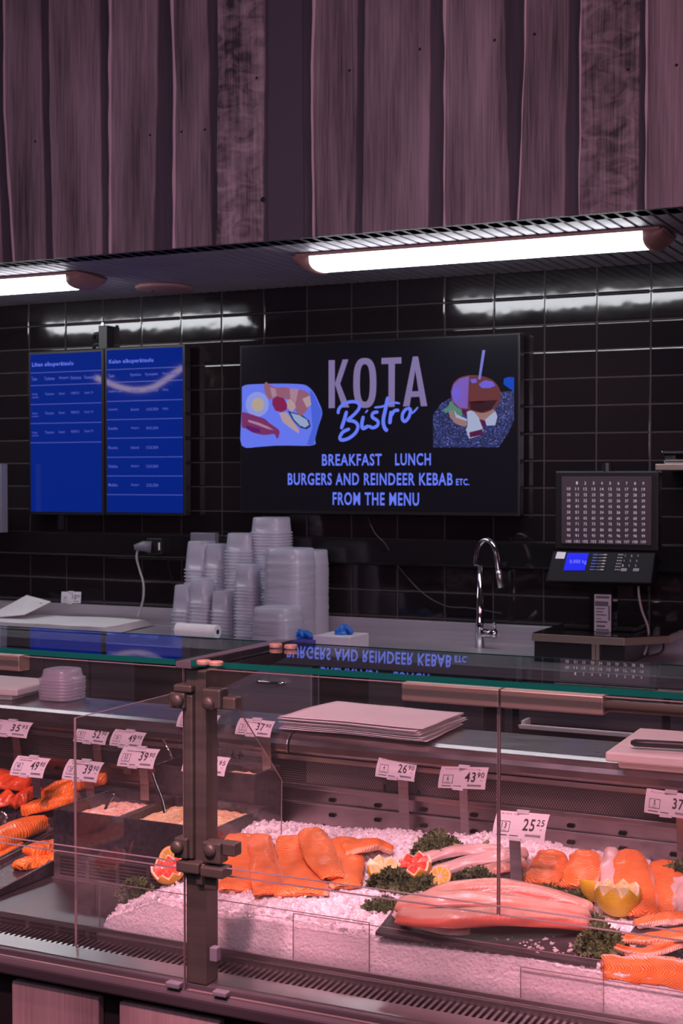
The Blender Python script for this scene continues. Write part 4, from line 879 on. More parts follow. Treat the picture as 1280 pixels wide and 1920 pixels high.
pane('lower_glass', -1.322, XR, 2.0985, 2.1045, .7025, .925, M['glass'], M['edge_pink'], 'TB')
pane('divider_glass', -1.637, -1.632, 2.20, 2.78, .70, 1.14, M['glass'], M['edge_pink'], 'TF')
# right divider beside the ice, with a cut-off rear corner
xd = -1.345; A = [(xd, 2.14, .72), (xd, 2.14, 1.215)]
px = lambda u, v: (lambda d: CO + d * (xd / d.x))(ray(u, v))
q1 = px(440, 1332); q2 = px(526, 1462); q3 = px(525, 1545)
pg = [(xd, 2.16, .72), (xd, 2.16, q1.z + .06), (xd, q1.y - .05, q1.z + .06), (xd, q2.y, q2.z), (xd, q3.y, q3.z - .02)]
b = MB(); b.prism(pg, (.005, 0, 0)); o = build('divider_glass', b, M['glass'], dc)
b = MB()
for p_, r_ in zip(pg[1:-1], pg[2:]): b.tube([Vector(p_) + Vector((.0025, 0, 0)), Vector(r_) + Vector((.0025, 0, 0))], .0013, 6)
build('polished_edge', b, M['edge_pink'], o)
# acrylic ice guards
def guard(u0, u1, y, z0, z1, ed='TLR'): return pane('ice_guard', PY(u0, 1700, y).x, PY(u1, 1760, y).x, y, y + .003, z0, z1, M['acrylic'], M['edge_pink'], ed)
guard(186, 691, 2.263, .708, .811); guard(549, 1131, 2.257, .708, .809); guard(976, 1330, 2.2605, .708, .776)
b = MB(); b.box(PY(190, 1755, 2.25).x, XR, 2.2465, 2.2565, .700, .712); b.box(PY(190, 1755, 2.25).x, XR, 2.2325, 2.2375, .690, .722); build('guard_channel', b, M['steel_dull'], dc, bevel=.002)

# post with hinges
b = MB(); b.box(XP0, XP1, 2.110, 2.150, .7115, 1.262); build('post', b, M['bronze'], dc, bevel=.0015)
def fpt(u, v, y=2.10): return PY(u, v, y)
def fbox(u0, v0, u1, v1, y0, y1):
    p = fpt(u0, v0, y0); q = fpt(u1, v1, y0); return (p.x, q.x, y0, y1, q.z, p.z)
b = MB(); b.box(*fbox(343, 1302, 361, 1612, 2.10, 2.13)); build('hinge_bar', b, M['bronze'], dc, bevel=.003)
for bx, nm in (((316, 1298, 345, 1330, 2.092, 2.125), 0), ((324, 1283, 358, 1300, 2.095, 2.13), 0), ((378, 1291, 412, 1330, 2.09, 2.12), 0), ((408, 1306, 440, 1333, 2.10, 2.125), 0),
               ((325, 1570, 350, 1612, 2.092, 2.12), 0), ((378, 1578, 412, 1622, 2.09, 2.12), 0), ((410, 1579, 440, 1608, 2.10, 2.125), 0), ((329, 1614, 372, 1641, 2.088, 2.12), 0), ((374, 1624, 417, 1650, 2.085, 2.12), 0), ((366, 1636, 379, 1661, 2.098, 2.108), 0), ((382, 1640, 405, 1672, 2.1, 2.11), 0)):
    b = MB(); b.box(*fbox(*bx)); build('hinge_bracket', b, M['bronze'], dc, bevel=.003)
for u, v in ((331, 1314), (390, 1319), (331, 1589), (393, 1595)):
    p = fpt(u, v, 2.088); b = MB(); b.lathe(p, [(.0118, -.006), (.0118, 0), (.0105, .004), (.006, .0062), (0, .007)], 24, axis=(0, -1, 0)); build('knob', b, M['bronze'], dc, smooth=True)
# shelf arm and the disc clamps above the shelf
b = MB(); b.prism([(-1.325, 2.13, 1.262), (-1.325, 2.46, 1.262), (-1.325, 2.46, 1.250), (-1.325, 2.15, 1.215)], (.022, 0, 0)); build('shelf_arm', b, M['bronze'], dc, bevel=.002)
for u, v in ((382, 1237), (405, 1239), (517, 1206), (545, 1208)):
    p = PZ(u, v, 1.288); b = MB(); b.lathe((p.x, p.y, 1.2805), [(.012, 0), (.0125, .002), (.0125, .0055), (.011, .007), (0, .0072)], 28); build('disc_clamp', b, mat('clamp_disc', (.42, .24, .18), .45, .2) if 'clamp_disc' not in bpy.data.materials else bpy.data.materials['clamp_disc'], dc, smooth=False)
b = MB(); b.box(-1.3375, -1.3055, 2.088, 2.46, 1.268, 1.279); build('shelf_joint', b, M['steel_dark'], dc)
# clamp profiles below the shelf
def prof(u0, u1, h0=1.262, h1=1.236, nm='glass_clamp', y=2.112):
    x0 = PY(u0, 1290, y).x; x1 = PY(u1, 1300, y).x; b = MB(); b.box(x0, x1, y, y + .032, h1, h0 + .003); build(nm, b, M['bronze_light'], dc, bevel=.002)
prof(752, 934); prof(937, 1130); prof(-160, 36)
x0 = PY(1130, 1310, 2.12).x; b = MB(); b.tube([(x0, 2.13, 1.249), (XR, 2.13, 1.249)], .009, 12); build('hinge_rod', b, M['bronze'], dc, smooth=True)
# grey plastic clips
for u0, v0, u1, v1, y in ((309, 1841, 335, 1856, 2.085), (397, 1858, 423, 1872, 2.085), (392, 1776, 406, 1805, 2.09)):
    b = MB(); b.box(*fbox(u0, v0, u1, v1, y, y + .016)); build('glass_clip', b, M['clip_blue'], dc, bevel=.002)

# ------------------------------------------------------------ things on the worktop
for k in range(8):
    z = 1.0115 + k * .0040; j = lambda s: random.uniform(-s, s)
    A = PZ(519 + (k * 37) % 11, 1368, 1.0115); Bp = PZ(796 - (k * 23) % 20, 1396, 1.0115); Cp = PZ(872 + (k * 31) % 14 - 6, 1362, 1.0115); D = PZ(622 + (k * 17) % 16, 1343, 1.0115)
    for q in (A, Bp, Cp, D): q.x += j(.004); q.y += j(.006)
    sheet([A, Bp, Cp, D], z, 0, .012, M['paper'], 'paper_sheet', 'white wrapping paper sheet in the stack on the steel worktop', 'paper', 'paper sheets stacked on the worktop', seed=11)
def board(u0, v0, dx, dy, ang, z, th, label, cat='cutting board'):
    p = PZ(u0, v0, z); t = thing('cutting_board', label, cat, (p.x, p.y, z)); b = MB()
    ca, sa = math.cos(ang), math.sin(ang); cs = [p, p + Vector((dx * ca, dx * sa, 0)), p + Vector((dx * ca - dy * sa, dx * sa + dy * ca, 0)), p + Vector((-dy * sa, dy * ca, 0))]
    b.hexa([(q.x, q.y, z) for q in cs] + [(q.x, q.y, z + th) for q in cs]); build('slab', b, M['white_plastic'], t, bevel=.004); return p
board(1134, 1428, .45, .30, .02, 1.027, .020, 'thick white cutting board with a knife at the right end of the worktop')
board(1158, 1440, .45, .27, .02, 1.0105, .016, 'lower cutting board tucked under the white board at the right')
def board2(pts, z, th, label):
    t = thing('cutting_board', label, 'cutting board', (pts[0][0], pts[0][1], z)); b = MB(); b.hexa([(q[0], q[1], z) for q in pts] + [(q[0], q[1], z + th) for q in pts]); build('slab', b, M['white_plastic'], t, bevel=.004)
p = PZ(73, 1290, 1.036); board2([(p.x - .5, p.y - .17), (p.x, p.y - .09), (p.x - .02, p.y + .10), (p.x - .55, p.y + .1)], 1.026, .019, 'white cutting board cut off by the left edge of the worktop')
board2([(p.x - .5, p.y - .14), (p.x - .03, p.y - .075), (p.x - .05, p.y + .08), (p.x - .55, p.y + .08)], 1.0105, .0155, 'lower cutting board beneath the white board at the left edge')
# knife on the right board
a = PZ(1184, 1397, 1.055); 
t = thing('knife', 'black handled kitchen knife lying on the right cutting board', 'knife', (a.x, a.y, 1.047))
dk = (PZ(1275, 1402, 1.055) - a).normalized(); dk.z = 0
def kring(c, w_, h_): s = Vector((-dk.y, dk.x, 0)); return [c + s * w_ * math.cos(i * math.pi / 6) + Vector((0, 0, h_ * math.sin(i * math.pi / 6))) for i in range(12)]
b = MB(); loft(b, [kring(a + dk * s + Vector((0, 0, .004 + .001)), w_, h_) for s, w_, h_ in ((-.002, .004, .004), (.006, .010, .008), (.03, .010, .008), (.07, .008, .008), (.11, .011, .008), (.122, .009, .007))]); build('handle', b, M['black'], t, smooth=True)
b = MB(); s_ = Vector((-dk.y, dk.x, 0)); q = a + dk * .12; b.prism([q + s_ * .014, q - s_ * .014, q + dk * .14 - s_ * .012, q + dk * .19 + s_ * .012], (0, 0, .0018)); build('blade', b, M['chrome'], t)
# stacked cups seen in the dim space behind the left worktop
stack(86, 148, 1254, 3.05, .028, .0075, .90, 'white cup nested in the slanting pile behind the left worktop', 'cups behind the left worktop', zb=1.0125)

# ------------------------------------------------------------ ice bed
def hz(x, y):
    h = .792 + .010 * noise.noise(Vector((x * 7, y * 7, 1.3)))
    h += .052 * math.exp(-((x + 1.47) / .16) ** 2 - ((y - 2.66) / .10) ** 2)
    h += .030 * math.exp(-((x + 1.22) / .25) ** 2 - ((y - 2.78) / .10) ** 2)
    h += .030 * math.exp(-((x + 1.0) / .15) ** 2 - ((y - 2.80) / .08) ** 2)
    h += .045 * math.exp(-((x + .72) / .24) ** 2 - ((y - 2.74) / .13) ** 2)
    h -= .045 * max(0, min(1, (-1.50 - x) / .12)) * max(0, min(1, (2.62 - y) / .05))
    return h
def ice_x0(y): return -1.625 if y < 2.47 else (-1.625 + (y - 2.47) * 6 if y < 2.50 else (-1.448 if y < 2.54 else max(-1.60, -1.448 - (y - 2.54) * 2.2)))
b = MB(); nx, ny = 330, 150; vs = []; yF = 2.270
for j in range(ny + 1):
    for i in range(nx + 1):
        if j < 26: y = yF; tz = j / 26
        else: y = yF + (j - 26) / (ny - 26) * (2.893 - yF); tz = 1
        x0 = ice_x0(y); x = x0 + (XR - x0) * (i / nx) ** 1.12
        top = hz(x, y) - .010 * max(0, 1 - (y - yF) / .03)
        if i < 6: top = .7205 + (top - .7205) * (i / 6) ** .6
        z = .7205 + (top - .7205) * tz
        q = Vector((x, y, z)) * (85 if j >= 26 else 48); cn = noise.cell(q) if False else 0
        d = noise.voronoi(q)[0]; c = (d[1] - d[0]) * (.0075 if j >= 26 else .004) + noise.noise(Vector((x, y, z)) * 150) * .003
        if j < 26: y += min(0, 0) + abs(c) * .4 + .0005; 
        if tz == 1: z += c
        if i in (0, 1): x += abs(c) * 2
        vs.append((x, y, z))
m = nx + 1; b.add(vs, [(j * m + i, j * m + i + 1, (j + 1) * m + i + 1, (j + 1) * m + i) for j in range(ny) for i in range(nx)])
o = build('crushed_ice', b, M['ice'], smooth=False); tag(o, 'bed of crushed ice filling the glass display counter', 'ice'); o['kind'] = 'stuff'
random.seed(3); b = MB(); ic = bmesh.new(); bmesh.ops.create_icosphere(ic, subdivisions=1, radius=1); iv = [v.co.copy() for v in ic.verts]; iff = [tuple(v.index for v in f.verts) for f in ic.faces]; ic.free()
for k in range(7000):
    y = yF + .004 + random.random() ** 1.1 * .575; x0 = ice_x0(y) + .004; x = x0 + (.0 - x0) * random.random() ** 1.15
    r = random.uniform(.0022, .0062) * (1.25 if random.random() < .12 else 1); z = hz(x, y) - .010 * max(0, 1 - (y - yF) / .03) + random.uniform(-.001, .006)
    if x < ice_x0(y) + .02: z = random.uniform(.725, z)
    M3 = Matrix.Rotation(random.uniform(0, 6.28), 3, Vector((random.random(), random.random(), random.random() + .1)).normalized()); sc = Vector((random.uniform(.6, 1.4), random.uniform(.6, 1.3), random.uniform(.5, 1)))
    b.add([Vector((x, y, z)) + M3 @ Vector((v.x * sc.x, v.y * sc.y, v.z * sc.z)) * r * (1 + .25 * random.uniform(-1, 1)) for v in iv], iff)
o = build('ice_pieces', b, M['ice_piece'], fixn=False); tag(o, 'loose glassy pieces of crushed ice lying over the ice bed', 'ice'); o['kind'] = 'stuff'

def lay(u, v, dz=0):
    """where the ray through a pixel meets the ice (raised by dz)"""
    d = ray(u, v); k = 1.9 / d.y; st = .002 / d.y; p = CO + d * k
    while p.y < 2.89 and p.z > hz(p.x, p.y) + dz: k += st; p = CO + d * k
    return p

# ------------------------------------------------------------ fish
def fillet(name, pts, widths, th, mt, label, group=None, cat='fish fillet', side=None, n=26, rz=None, flip=False, camber=.35, seed=0):
    q = smooth_path(pts, max(3, n // (len(pts) - 1))); k = len(q); sec = 15; rings = []; uvs = []; L0 = 0
    for i, p in enumerate(q):
        t = i / (k - 1); f = t * (len(widths) - 1); a = int(min(f, len(widths) - 2)); wv = widths[a] + (widths[a + 1] - widths[a]) * (f - a)
        e = min(1, math.sqrt(max(0.0, 1 - (1 - min(t, 1 - t) / .05) ** 2)) if min(t, 1 - t) < .05 else 1); e = max(e, .12)
        d = (q[min(i + 1, k - 1)] - q[max(i - 1, 0)]).normalized(); sd = (side or d.cross(Vector((0, 0, 1)))).copy(); sd = (sd - d * sd.dot(d)).normalized(); up = sd.cross(d).normalized()
        if up.z < 0: up = -up; 
        if i: L0 += (q[i] - q[i - 1]).length
        ring = []; hw = wv / 2
        for j in range(sec * 2):
            a_ = 2 * math.pi * j / (sec * 2); cs, sn = math.cos(a_), math.sin(a_)
            x_ = hw * (abs(cs) ** .75) * (1 if cs > 0 else -1) * (.9 + .1 * e) ; y_ = th * .5 * (abs(sn) ** .7) * (1 if sn > 0 else -1) * e
            wob = noise.noise(Vector((t * 6 + seed, cs * 2, sn))) * .0038 + noise.noise(Vector((t * 22 + seed, cs * 5, 3))) * .0008
            ring.append(p + sd * (x_ + wob * 1.5) + up * (y_ - camber * th * cs * cs + th * .5 + wob)); uvs.append((L0, cs * (-1 if flip else 1)))
        rings.append(ring)
    b = MB(); nn = sec * 2
    fs = [(i * nn + j, i * nn + (j + 1) % nn, (i + 1) * nn + (j + 1) % nn, (i + 1) * nn + j) for i in range(k - 1) for j in range(nn)] + [tuple(range(nn))[::-1], tuple((k - 1) * nn + j for j in range(nn))]
    b.add([p for r_ in rings for p in r_], fs, 0, uvs); o = build(name, b, mt, smooth=True); tag(o, label, cat, group); return o
def at(u, v, dz): return lay(u, v, dz)
SG = 'salmon fillets in the centre of the ice'
S_ = M['salmon']; S2 = M['salmon2']
fillet('salmon_fillet', [at(452, 1572, .006), at(447, 1620, .014), at(436, 1676, .004)], [.070, .078, .07], .016, S_, 'bright orange salmon fillet at the left end, right beside the bronze post', SG, seed=1)
fillet('salmon_fillet', [at(558, 1576, .012), at(560, 1630, .016), at(566, 1684, .004)], [.095, .105, .105], .018, S_, 'broad orange salmon fillet in the middle of the row beside the post', SG, seed=2, flip=True)
fillet('salmon_fillet', [at(487, 1573, .022), at(494, 1620, .026), at(508, 1682, .006)], [.048, .058, .07], .016, S2, 'pale streaked salmon fillet lying over the leftmost salmon fillet', SG, seed=3, flip=True)
fillet('salmon_fillet', [at(645, 1580, .012), at(643, 1625, .016), at(648, 1668, .006)], [.07, .085, .06], .016, S_, 'orange salmon fillet with pale belly, half covered by the folded fillet', SG, seed=4)
fillet('salmon_fillet', [at(640, 1598, .022), at(675, 1590, .026), at(706, 1588, .022), at(734, 1600, .010)], [.070, .070, .052, .012], .016, S_, 'orange salmon tail piece pointing right over the ice', SG, seed=5)
fillet('salmon_fillet', [at(582, 1561, .036), at(592, 1585, .040), at(606, 1618, .038), at(625, 1650, .022)], [.05, .07, .07, .045], .015, S_, 'folded orange salmon fillet lying on top of the others', SG, seed=6, flip=True)
SG2 = 'salmon fillets at the right end of the ice'
fillet('salmon_fillet', [at(1034, 1606, .012), at(1024, 1634, .018), at(1008, 1664, .01)], [.06, .08, .075], .017, S2, 'leftmost salmon fillet of the right hand group, beside the 25.25 sign', SG2, seed=11)
fillet('salmon_fillet', [at(1098, 1607, .016), at(1093, 1635, .022), at(1082, 1671, .01)], [.055, .075, .07], .017, S2, 'second salmon fillet of the right hand group, with a pale right edge', SG2, seed=12, flip=True)
fillet('salmon_fillet', [at(1145, 1600, .018), at(1145, 1640, .024), at(1152, 1690, .012)], [.030, .042, .05], .017, M['whitefish_pale'], 'narrow pale sided salmon fillet behind the lemon half', SG2, seed=13)
fillet('salmon_fillet', [at(1248, 1625, .010), at(1255, 1670, .014), at(1270, 1722, .006)], [.06, .08, .08], .016, S2, 'salmon fillet with clear stripes near the right edge behind the others', SG2, seed=15, flip=True)
fillet('salmon_fillet', [at(1178, 1606, .022), at(1188, 1650, .030), at(1208, 1722, .012)], [.055, .078, .055], .018, S2, 'largest salmon fillet of the right hand group, just behind the zigzag lemon', SG2, seed=14, flip=True)
fillet('salmon_fillet', [at(1285, 1655, .022), at(1290, 1690, .022), at(1300, 1730, .016)], [.05, .06, .06], .015, M['whitefish_pale'], 'pale salmon belly piece cut off by the right edge', SG2, seed=16)
fillet('salmon_fillet', [at(1190, 1740, .014), at(1225, 1730, .020), at(1262, 1726, .022), at(1310, 1722, .022)], [.02, .035, .045, .05], .014, S2, 'pale edged salmon fillet lying across below the zigzag lemon', SG2, seed=17)
# slates
def slate(pts, label, th=.007, z=.0):
    b = MB(); q = [Vector(p) for p in pts]; b.hexa([p - Vector((0, 0, th)) for p in q] + q); t = build('slate_board', b, M['slate'], bevel=.0015); tag(t, label, 'serving board')
zs = .800
def sq(u, v, z): return PZ(u, v, z)
slate([sq(703, 1747, .800), sq(1118, 1806, .797), sq(1125, 1722, .812), sq(738, 1703, .812)], 'dark slate board under the pink whitefish fillets')
slate([PY(1135, 1806, 2.30), PY(1400, 1850, 2.30), sq(1400, 1740, .812), sq(1190, 1735, .812)], 'dark slate board under the front salmon at the right edge')
fillet('salmon_fillet', [sq(1166, 1764, .822), sq(1205, 1766, .826), sq(1250, 1760, .83), sq(1310, 1752, .832)], [.018, .034, .042, .045], .013, S_, 'orange salmon fillet on the right slate behind the pale one', 'salmon on the right slate', seed=21)
fillet('salmon_fillet', [sq(1150, 1780, .812), sq(1180, 1789, .814), sq(1215, 1790, .816), sq(1250, 1780, .818), sq(1310, 1758, .82)], [.006, .018, .026, .026, .02], .012, S2, 'thin pale salmon strip curving along the front of the right slate', 'salmon on the right slate', seed=22)
fillet('salmon_fillet', [PY(1127, 1812, 2.278), PY(1180, 1817, 2.278), PY(1230, 1820, 2.278), PY(1310, 1832, 2.278)], [.036, .042, .046, .046], .006, S2, 'orange salmon fillet standing against the acrylic guard at the lower right', 'salmon on the right slate', seed=23, side=Vector((0, .25, 1)), camber=.1)
# white fish
WG = 'whitefish fillets on the slate'
fillet('whitefish_fillet', [sq(800, 1694, .832), sq(850, 1677, .842), sq(930, 1672, .846), sq(1010, 1684, .840), sq(1085, 1706, .826), sq(1106, 1716, .822)], [.03, .05, .055, .055, .04, .02], .022, M['whitefish_red'], 'long pink whitefish fillet at the back of the slate', WG, seed=31)
fillet('whitefish_fillet', [sq(748, 1706, .828), sq(800, 1698, .842), sq(870, 1694, .850), sq(950, 1700, .848), sq(1030, 1712, .838), sq(1104, 1726, .822)], [.04, .05, .048, .045, .04, .02], .022, M['whitefish'], 'pale pink whitefish fillet in the middle of the slate', WG, seed=32)
fillet('whitefish_fillet', [sq(748, 1729, .818), sq(800, 1731, .828), sq(850, 1730, .834), sq(930, 1727, .834), sq(1020, 1731, .830), sq(1102, 1742, .816)], [.03, .046, .055, .052, .044, .028], .024, M['whitefish_red'], 'front whitefish fillet with a red striped tail on the slate', WG, seed=33)
fillet('whitefish_fillet', [sq(742, 1715, .812), sq(775, 1733, .815), sq(840, 1747, .815), sq(880, 1750, .813)], [.02, .03, .03, .012], .014, M['whitefish_pale'], 'thin pale whitefish flap at the front left of the slate', WG, seed=34)
WB = 'whitefish fillets on the ice'
fillet('whitefish_fillet', [at(690, 1640, .004), at(760, 1626, .010), at(830, 1604, .018), at(890, 1598, .022), at(945, 1600, .016)], [.02, .042, .05, .045, .02], .016, M['whitefish_pale'], 'long pale whitefish fillet on the ice behind the grapefruit and lemon', WB, seed=41)
fillet('whitefish_fillet', [at(795, 1645, .008), at(840, 1632, .016), at(890, 1618, .024), at(950, 1606, .026), at(990, 1604, .02)], [.02, .045, .05, .05, .03], .016, M['whitefish_pale'], 'second pale whitefish fillet overlapping in front of the long one', WB, seed=42)
fillet('whitefish_fillet', [at(880, 1652, .010), at(915, 1638, .018), at(950, 1628, .024), at(985, 1622, .02)], [.03, .05, .05, .04], .016, M['whitefish'], 'short pale whitefish fillet beside the sign strip', WB, seed=43)

# ------------------------------------------------------------ citrus
def zigzag_fruit(p, r, hgt, peel, flesh, label, n=9, sx=1, zz=.25, ax=(0, 0, 1), cat='fruit', top=None):
    t = thing('carved_fruit', label, cat, (p.x, p.y, p.z)); b = MB(); seg = n * 2; N0 = n * 8
    def rr(a): k = (a * n / (2 * math.pi)) % 1; return abs(2 * k - 1)
    Mx = Vector((0, 0, 1)).rotation_difference(Vector(ax)).to_matrix()
    rings = []; steps = 10
    for i in range(steps + 1):
        s = i / steps; row = []
        for j in range(N0):
            a = 2 * math.pi * j / N0; zt_ = hgt * (1 - zz * (1 - rr(a))); th_ = s * math.acos(max(-1, min(1, 1 - zt_ / r * 1.0)))
            row.append(p + Mx @ Vector((r * sx * math.sin(th_) * math.cos(a), r * math.sin(th_) * math.sin(a), r * (1 - math.cos(th_)))))
        rings.append(row)
    b.add([q for r_ in rings for q in r_], [(i * N0 + j, i * N0 + (j + 1) % N0, (i + 1) * N0 + (j + 1) % N0, (i + 1) * N0 + j) for i in range(steps) for j in range(N0)])
    pe = build('peel', b, peel, t, smooth=True); pe.modifiers.new('s', 'SOLIDIFY').thickness = .0008
    # pale cut rim
    b = MB(); top_ = rings[-1]; inn = [q + (p + Mx @ Vector((0, 0, hgt * .9)) - q) * .13 for q in top_]; b.add(top_ + inn, [(j, (j + 1) % N0, N0 + (j + 1) % N0, N0 + j) for j in range(N0)]); pr = build('pith', b, M['pith'], t, smooth=True)
    b = MB(); cen = p + Mx @ Vector((0, 0, hgt * .80)); b.add(inn + [cen + (q - cen) * .5 + Mx @ Vector((0, 0, hgt * .05)) for q in inn] + [cen], [(j, (j + 1) % N0, N0 + (j + 1) % N0, N0 + j) for j in range(N0)] + [(N0 + j, N0 + (j + 1) % N0, 2 * N0) for j in range(N0)]); build('flesh', b, flesh, t, smooth=True)
    return t
p = lay(1158, 1722, .0); p.z += .004
zigzag_fruit(Vector((p.x, p.y, p.z)), .041, .060, M['lemon'], M['lemon_flesh'], 'yellow lemon half cut in a zigzag crown in front of the right salmon', 8, 1.05)
p = lay(706, 1662, .0); zigzag_fruit(Vector((p.x - .002, p.y + .03, p.z + .0)), .034, .044, M['lemon'], M['lemon_flesh'], 'zigzag cut lemon beside the end of the centre salmon', 8, 1, ax=(.25, -.25, 1))
p = lay(768, 1662, .0); zigzag_fruit(Vector((p.x, p.y + .035, p.z + .004)), .036, .046, M['orange_peel'], M['grapefruit'], 'zigzag cut red grapefruit behind the dark green kale', 8, 1, .3, ax=(-.05, -.35, 1))
p = PY(322, 1655, 2.42); zigzag_fruit(Vector((p.x, p.y, p.z + .004)), .036, .040, M['orange_peel'], M['grapefruit'], 'zigzag cut red grapefruit at the left end of the ice beside the post', 9, 1, .34, ax=(.0, -.42, 1))
# lemon half lying behind the crown
p = lay(1120, 1696, .0); t = thing('lemon_half', 'smooth yellow lemon half lying behind the zigzag lemon', 'fruit', (p.x, p.y, p.z))
b = MB(); ax = Vector((.05, .35, .9)).normalized(); c0 = Vector((p.x, p.y + .01, p.z + .034)); b.lathe(c0, [(0, -.034), (.012, -.032), (.024, -.024), (.031, -.012), (.0335, 0), (.033, .003)], 28, axis=ax, sx=1.1); build('peel', b, M['lemon'], t, smooth=True)
b = MB(); b.lathe(c0, [(.033, .0028), (.029, .0035), (0, .0035)], 28, axis=ax, sx=1.1); build('flesh', b, M['lemon_flesh'], t)
# lemon slice on the back whitefish
def slice_(c0, ax, r, label):
    t = thing('lemon_slice', label, 'fruit', tuple(c0)); ax = Vector(ax).normalized(); b = MB(); b.lathe(c0, [(r * .96, -.002), (r, 0), (r * .96, .002)], 28, axis=ax); build('peel', b, M['orange_peel'], t, smooth=False)
    b = MB(); b.lathe(c0 + ax * .0022, [(r * .95, 0), (r * .86, .0002), (0, .0002)], 28, axis=ax); build('pith', b, M['pith'], t); b = MB(); s_ = Vector((0, 0, 1)).rotation_difference(ax).to_matrix()
    for k in range(9):
        a0, a1 = (k + .08) * 2 * math.pi / 9, (k + .92) * 2 * math.pi / 9; am = (a0 + a1) / 2
        pts = [(.12 * math.cos(am), .12 * math.sin(am))] + [(.84 * math.cos(a0 + (a1 - a0) * j / 4), .84 * math.sin(a0 + (a1 - a0) * j / 4)) for j in range(5)]
        b.add([c0 + ax * .0030 + s_ @ Vector((x * r, y * r, 0)) for x, y in pts], [tuple(range(6))])
    build('segments', b, M['lemon'], t, fixn=False)
p = lay(824, 1652, .02); slice_(p + Vector((0, 0, .008)), (-.05, -.75, .6), .024, 'round lemon slice leaning between the kale and the white fish')
p = PY(320, 1612, 2.45); slice_(p, (.85, -.45, .2), .028, 'lemon slice standing upright behind the left grapefruit')

# ------------------------------------------------------------ kale
def kale(c, sx, sy, sz, n, label, seed, stem=None, part_r=.022):
    n = int(n * 2.1); part_r *= .66
    random.seed(seed); t = thing('kale_bunch', label, 'kale', (c.x, c.y, c.z)); b = MB()
    for k in range(n):
        a = random.uniform(0, 6.28); rr = math.sqrt(random.random()); pos = Vector((c.x + math.cos(a) * rr * sx, c.y + math.sin(a) * rr * sy, c.z + sz * (1 - rr * rr) * random.uniform(.5, 1.0) + .004))
        nrm = Vector((math.cos(a) * rr * 1.2 + random.uniform(-.5, .5), math.sin(a) * rr - .5 + random.uniform(-.5, .5), .8)).normalized(); Rm = Vector((0, 0, 1)).rotation_difference(nrm).to_matrix()
        R0 = part_r * random.uniform(.6, 1.1); NR, NA = 5, 36; k1 = random.randint(5, 7); ph = random.uniform(0, 6); vs = []
        for i in range(NR + 1):
            r = i / NR
            for j in range(NA):
                al = 2 * math.pi * j / NA; ruf = math.sin(k1 * al + ph) * .30 * r ** 1.6 + math.sin(k1 * 2.3 * al + ph * 2) * .18 * r ** 3 + noise.noise(Vector((math.cos(al) * 4 * r, math.sin(al) * 4 * r, seed + k))) * .25 * r
                r_ = R0 * r * (1 + .22 * math.sin(k1 * al * 2 + ph) * r ** 3)
                vs.append(pos + Rm @ Vector((r_ * math.cos(al), r_ * math.sin(al), R0 * (ruf + .25 * r * r))))
        b.add(vs, [(i * NA + j, i * NA + (j + 1) % NA, (i + 1) * NA + (j + 1) % NA, (i + 1) * NA + j) for i in range(NR) for j in range(NA)])
    build('leaves', b, M['kale'], t, smooth=True, fixn=False)
    if stem: b = MB(); b.tube(smooth_path(stem, 4), [.005] * 20 if False else .0042, 8); build('stem', b, M['kale_stem'], t, smooth=True)
def kc(u, v, dz=0): return lay(u, v, dz)
c = kc(822, 1606); kale(c, .055, .035, .045, 44, 'curly green kale bunch with a bare stem at the back of the ice', 51, stem=[c + Vector((.02, 0, .03)), at(880, 1590, .02), at(900, 1587, .022), at(915, 1577, .02)])
kale(kc(735, 1672), .050, .022, .040, 34, 'dark curly kale to the right of the centre lemon', 52)
kale(kc(800, 1672), .045, .016, .022, 24, 'low curly kale in front of the red grapefruit', 53, part_r=.018)
kale(kc(722, 1708), .038, .020, .018, 24, 'curly kale at the left tip of the slate', 54, part_r=.018)
kale(kc(893, 1668), .052, .018, .038, 36, 'curly kale standing between the two groups of white fish', 55)
kale(kc(845, 1668), .03, .014, .016, 14, 'small kale sprig below the lemon slice', 56, part_r=.015)
kale(kc(1022, 1676), .036, .012, .016, 18, 'thin kale sprig below the leftmost right hand salmon', 57, part_r=.014)
kale(kc(1080, 1694), .036, .012, .016, 18, 'kale sprig left of the smooth lemon half', 58, part_r=.014)
kale(sq(1128, 1780, .806), .040, .030, .030, 40, 'large curly kale at the front between the slates', 59)
kale(sq(1110, 1735, .812), .025, .012, .012, 12, 'small kale tuft right below the zigzag lemon', 60, part_r=.014)
kale(kc(1275, 1655), .030, .02, .03, 22, 'curly kale cut off by the right edge behind the salmon', 61)
kale(PY(254, 1692, 2.42), .042, .028, .045, 40, 'curly kale in front of the slotted riser at the left end of the ice', 62)

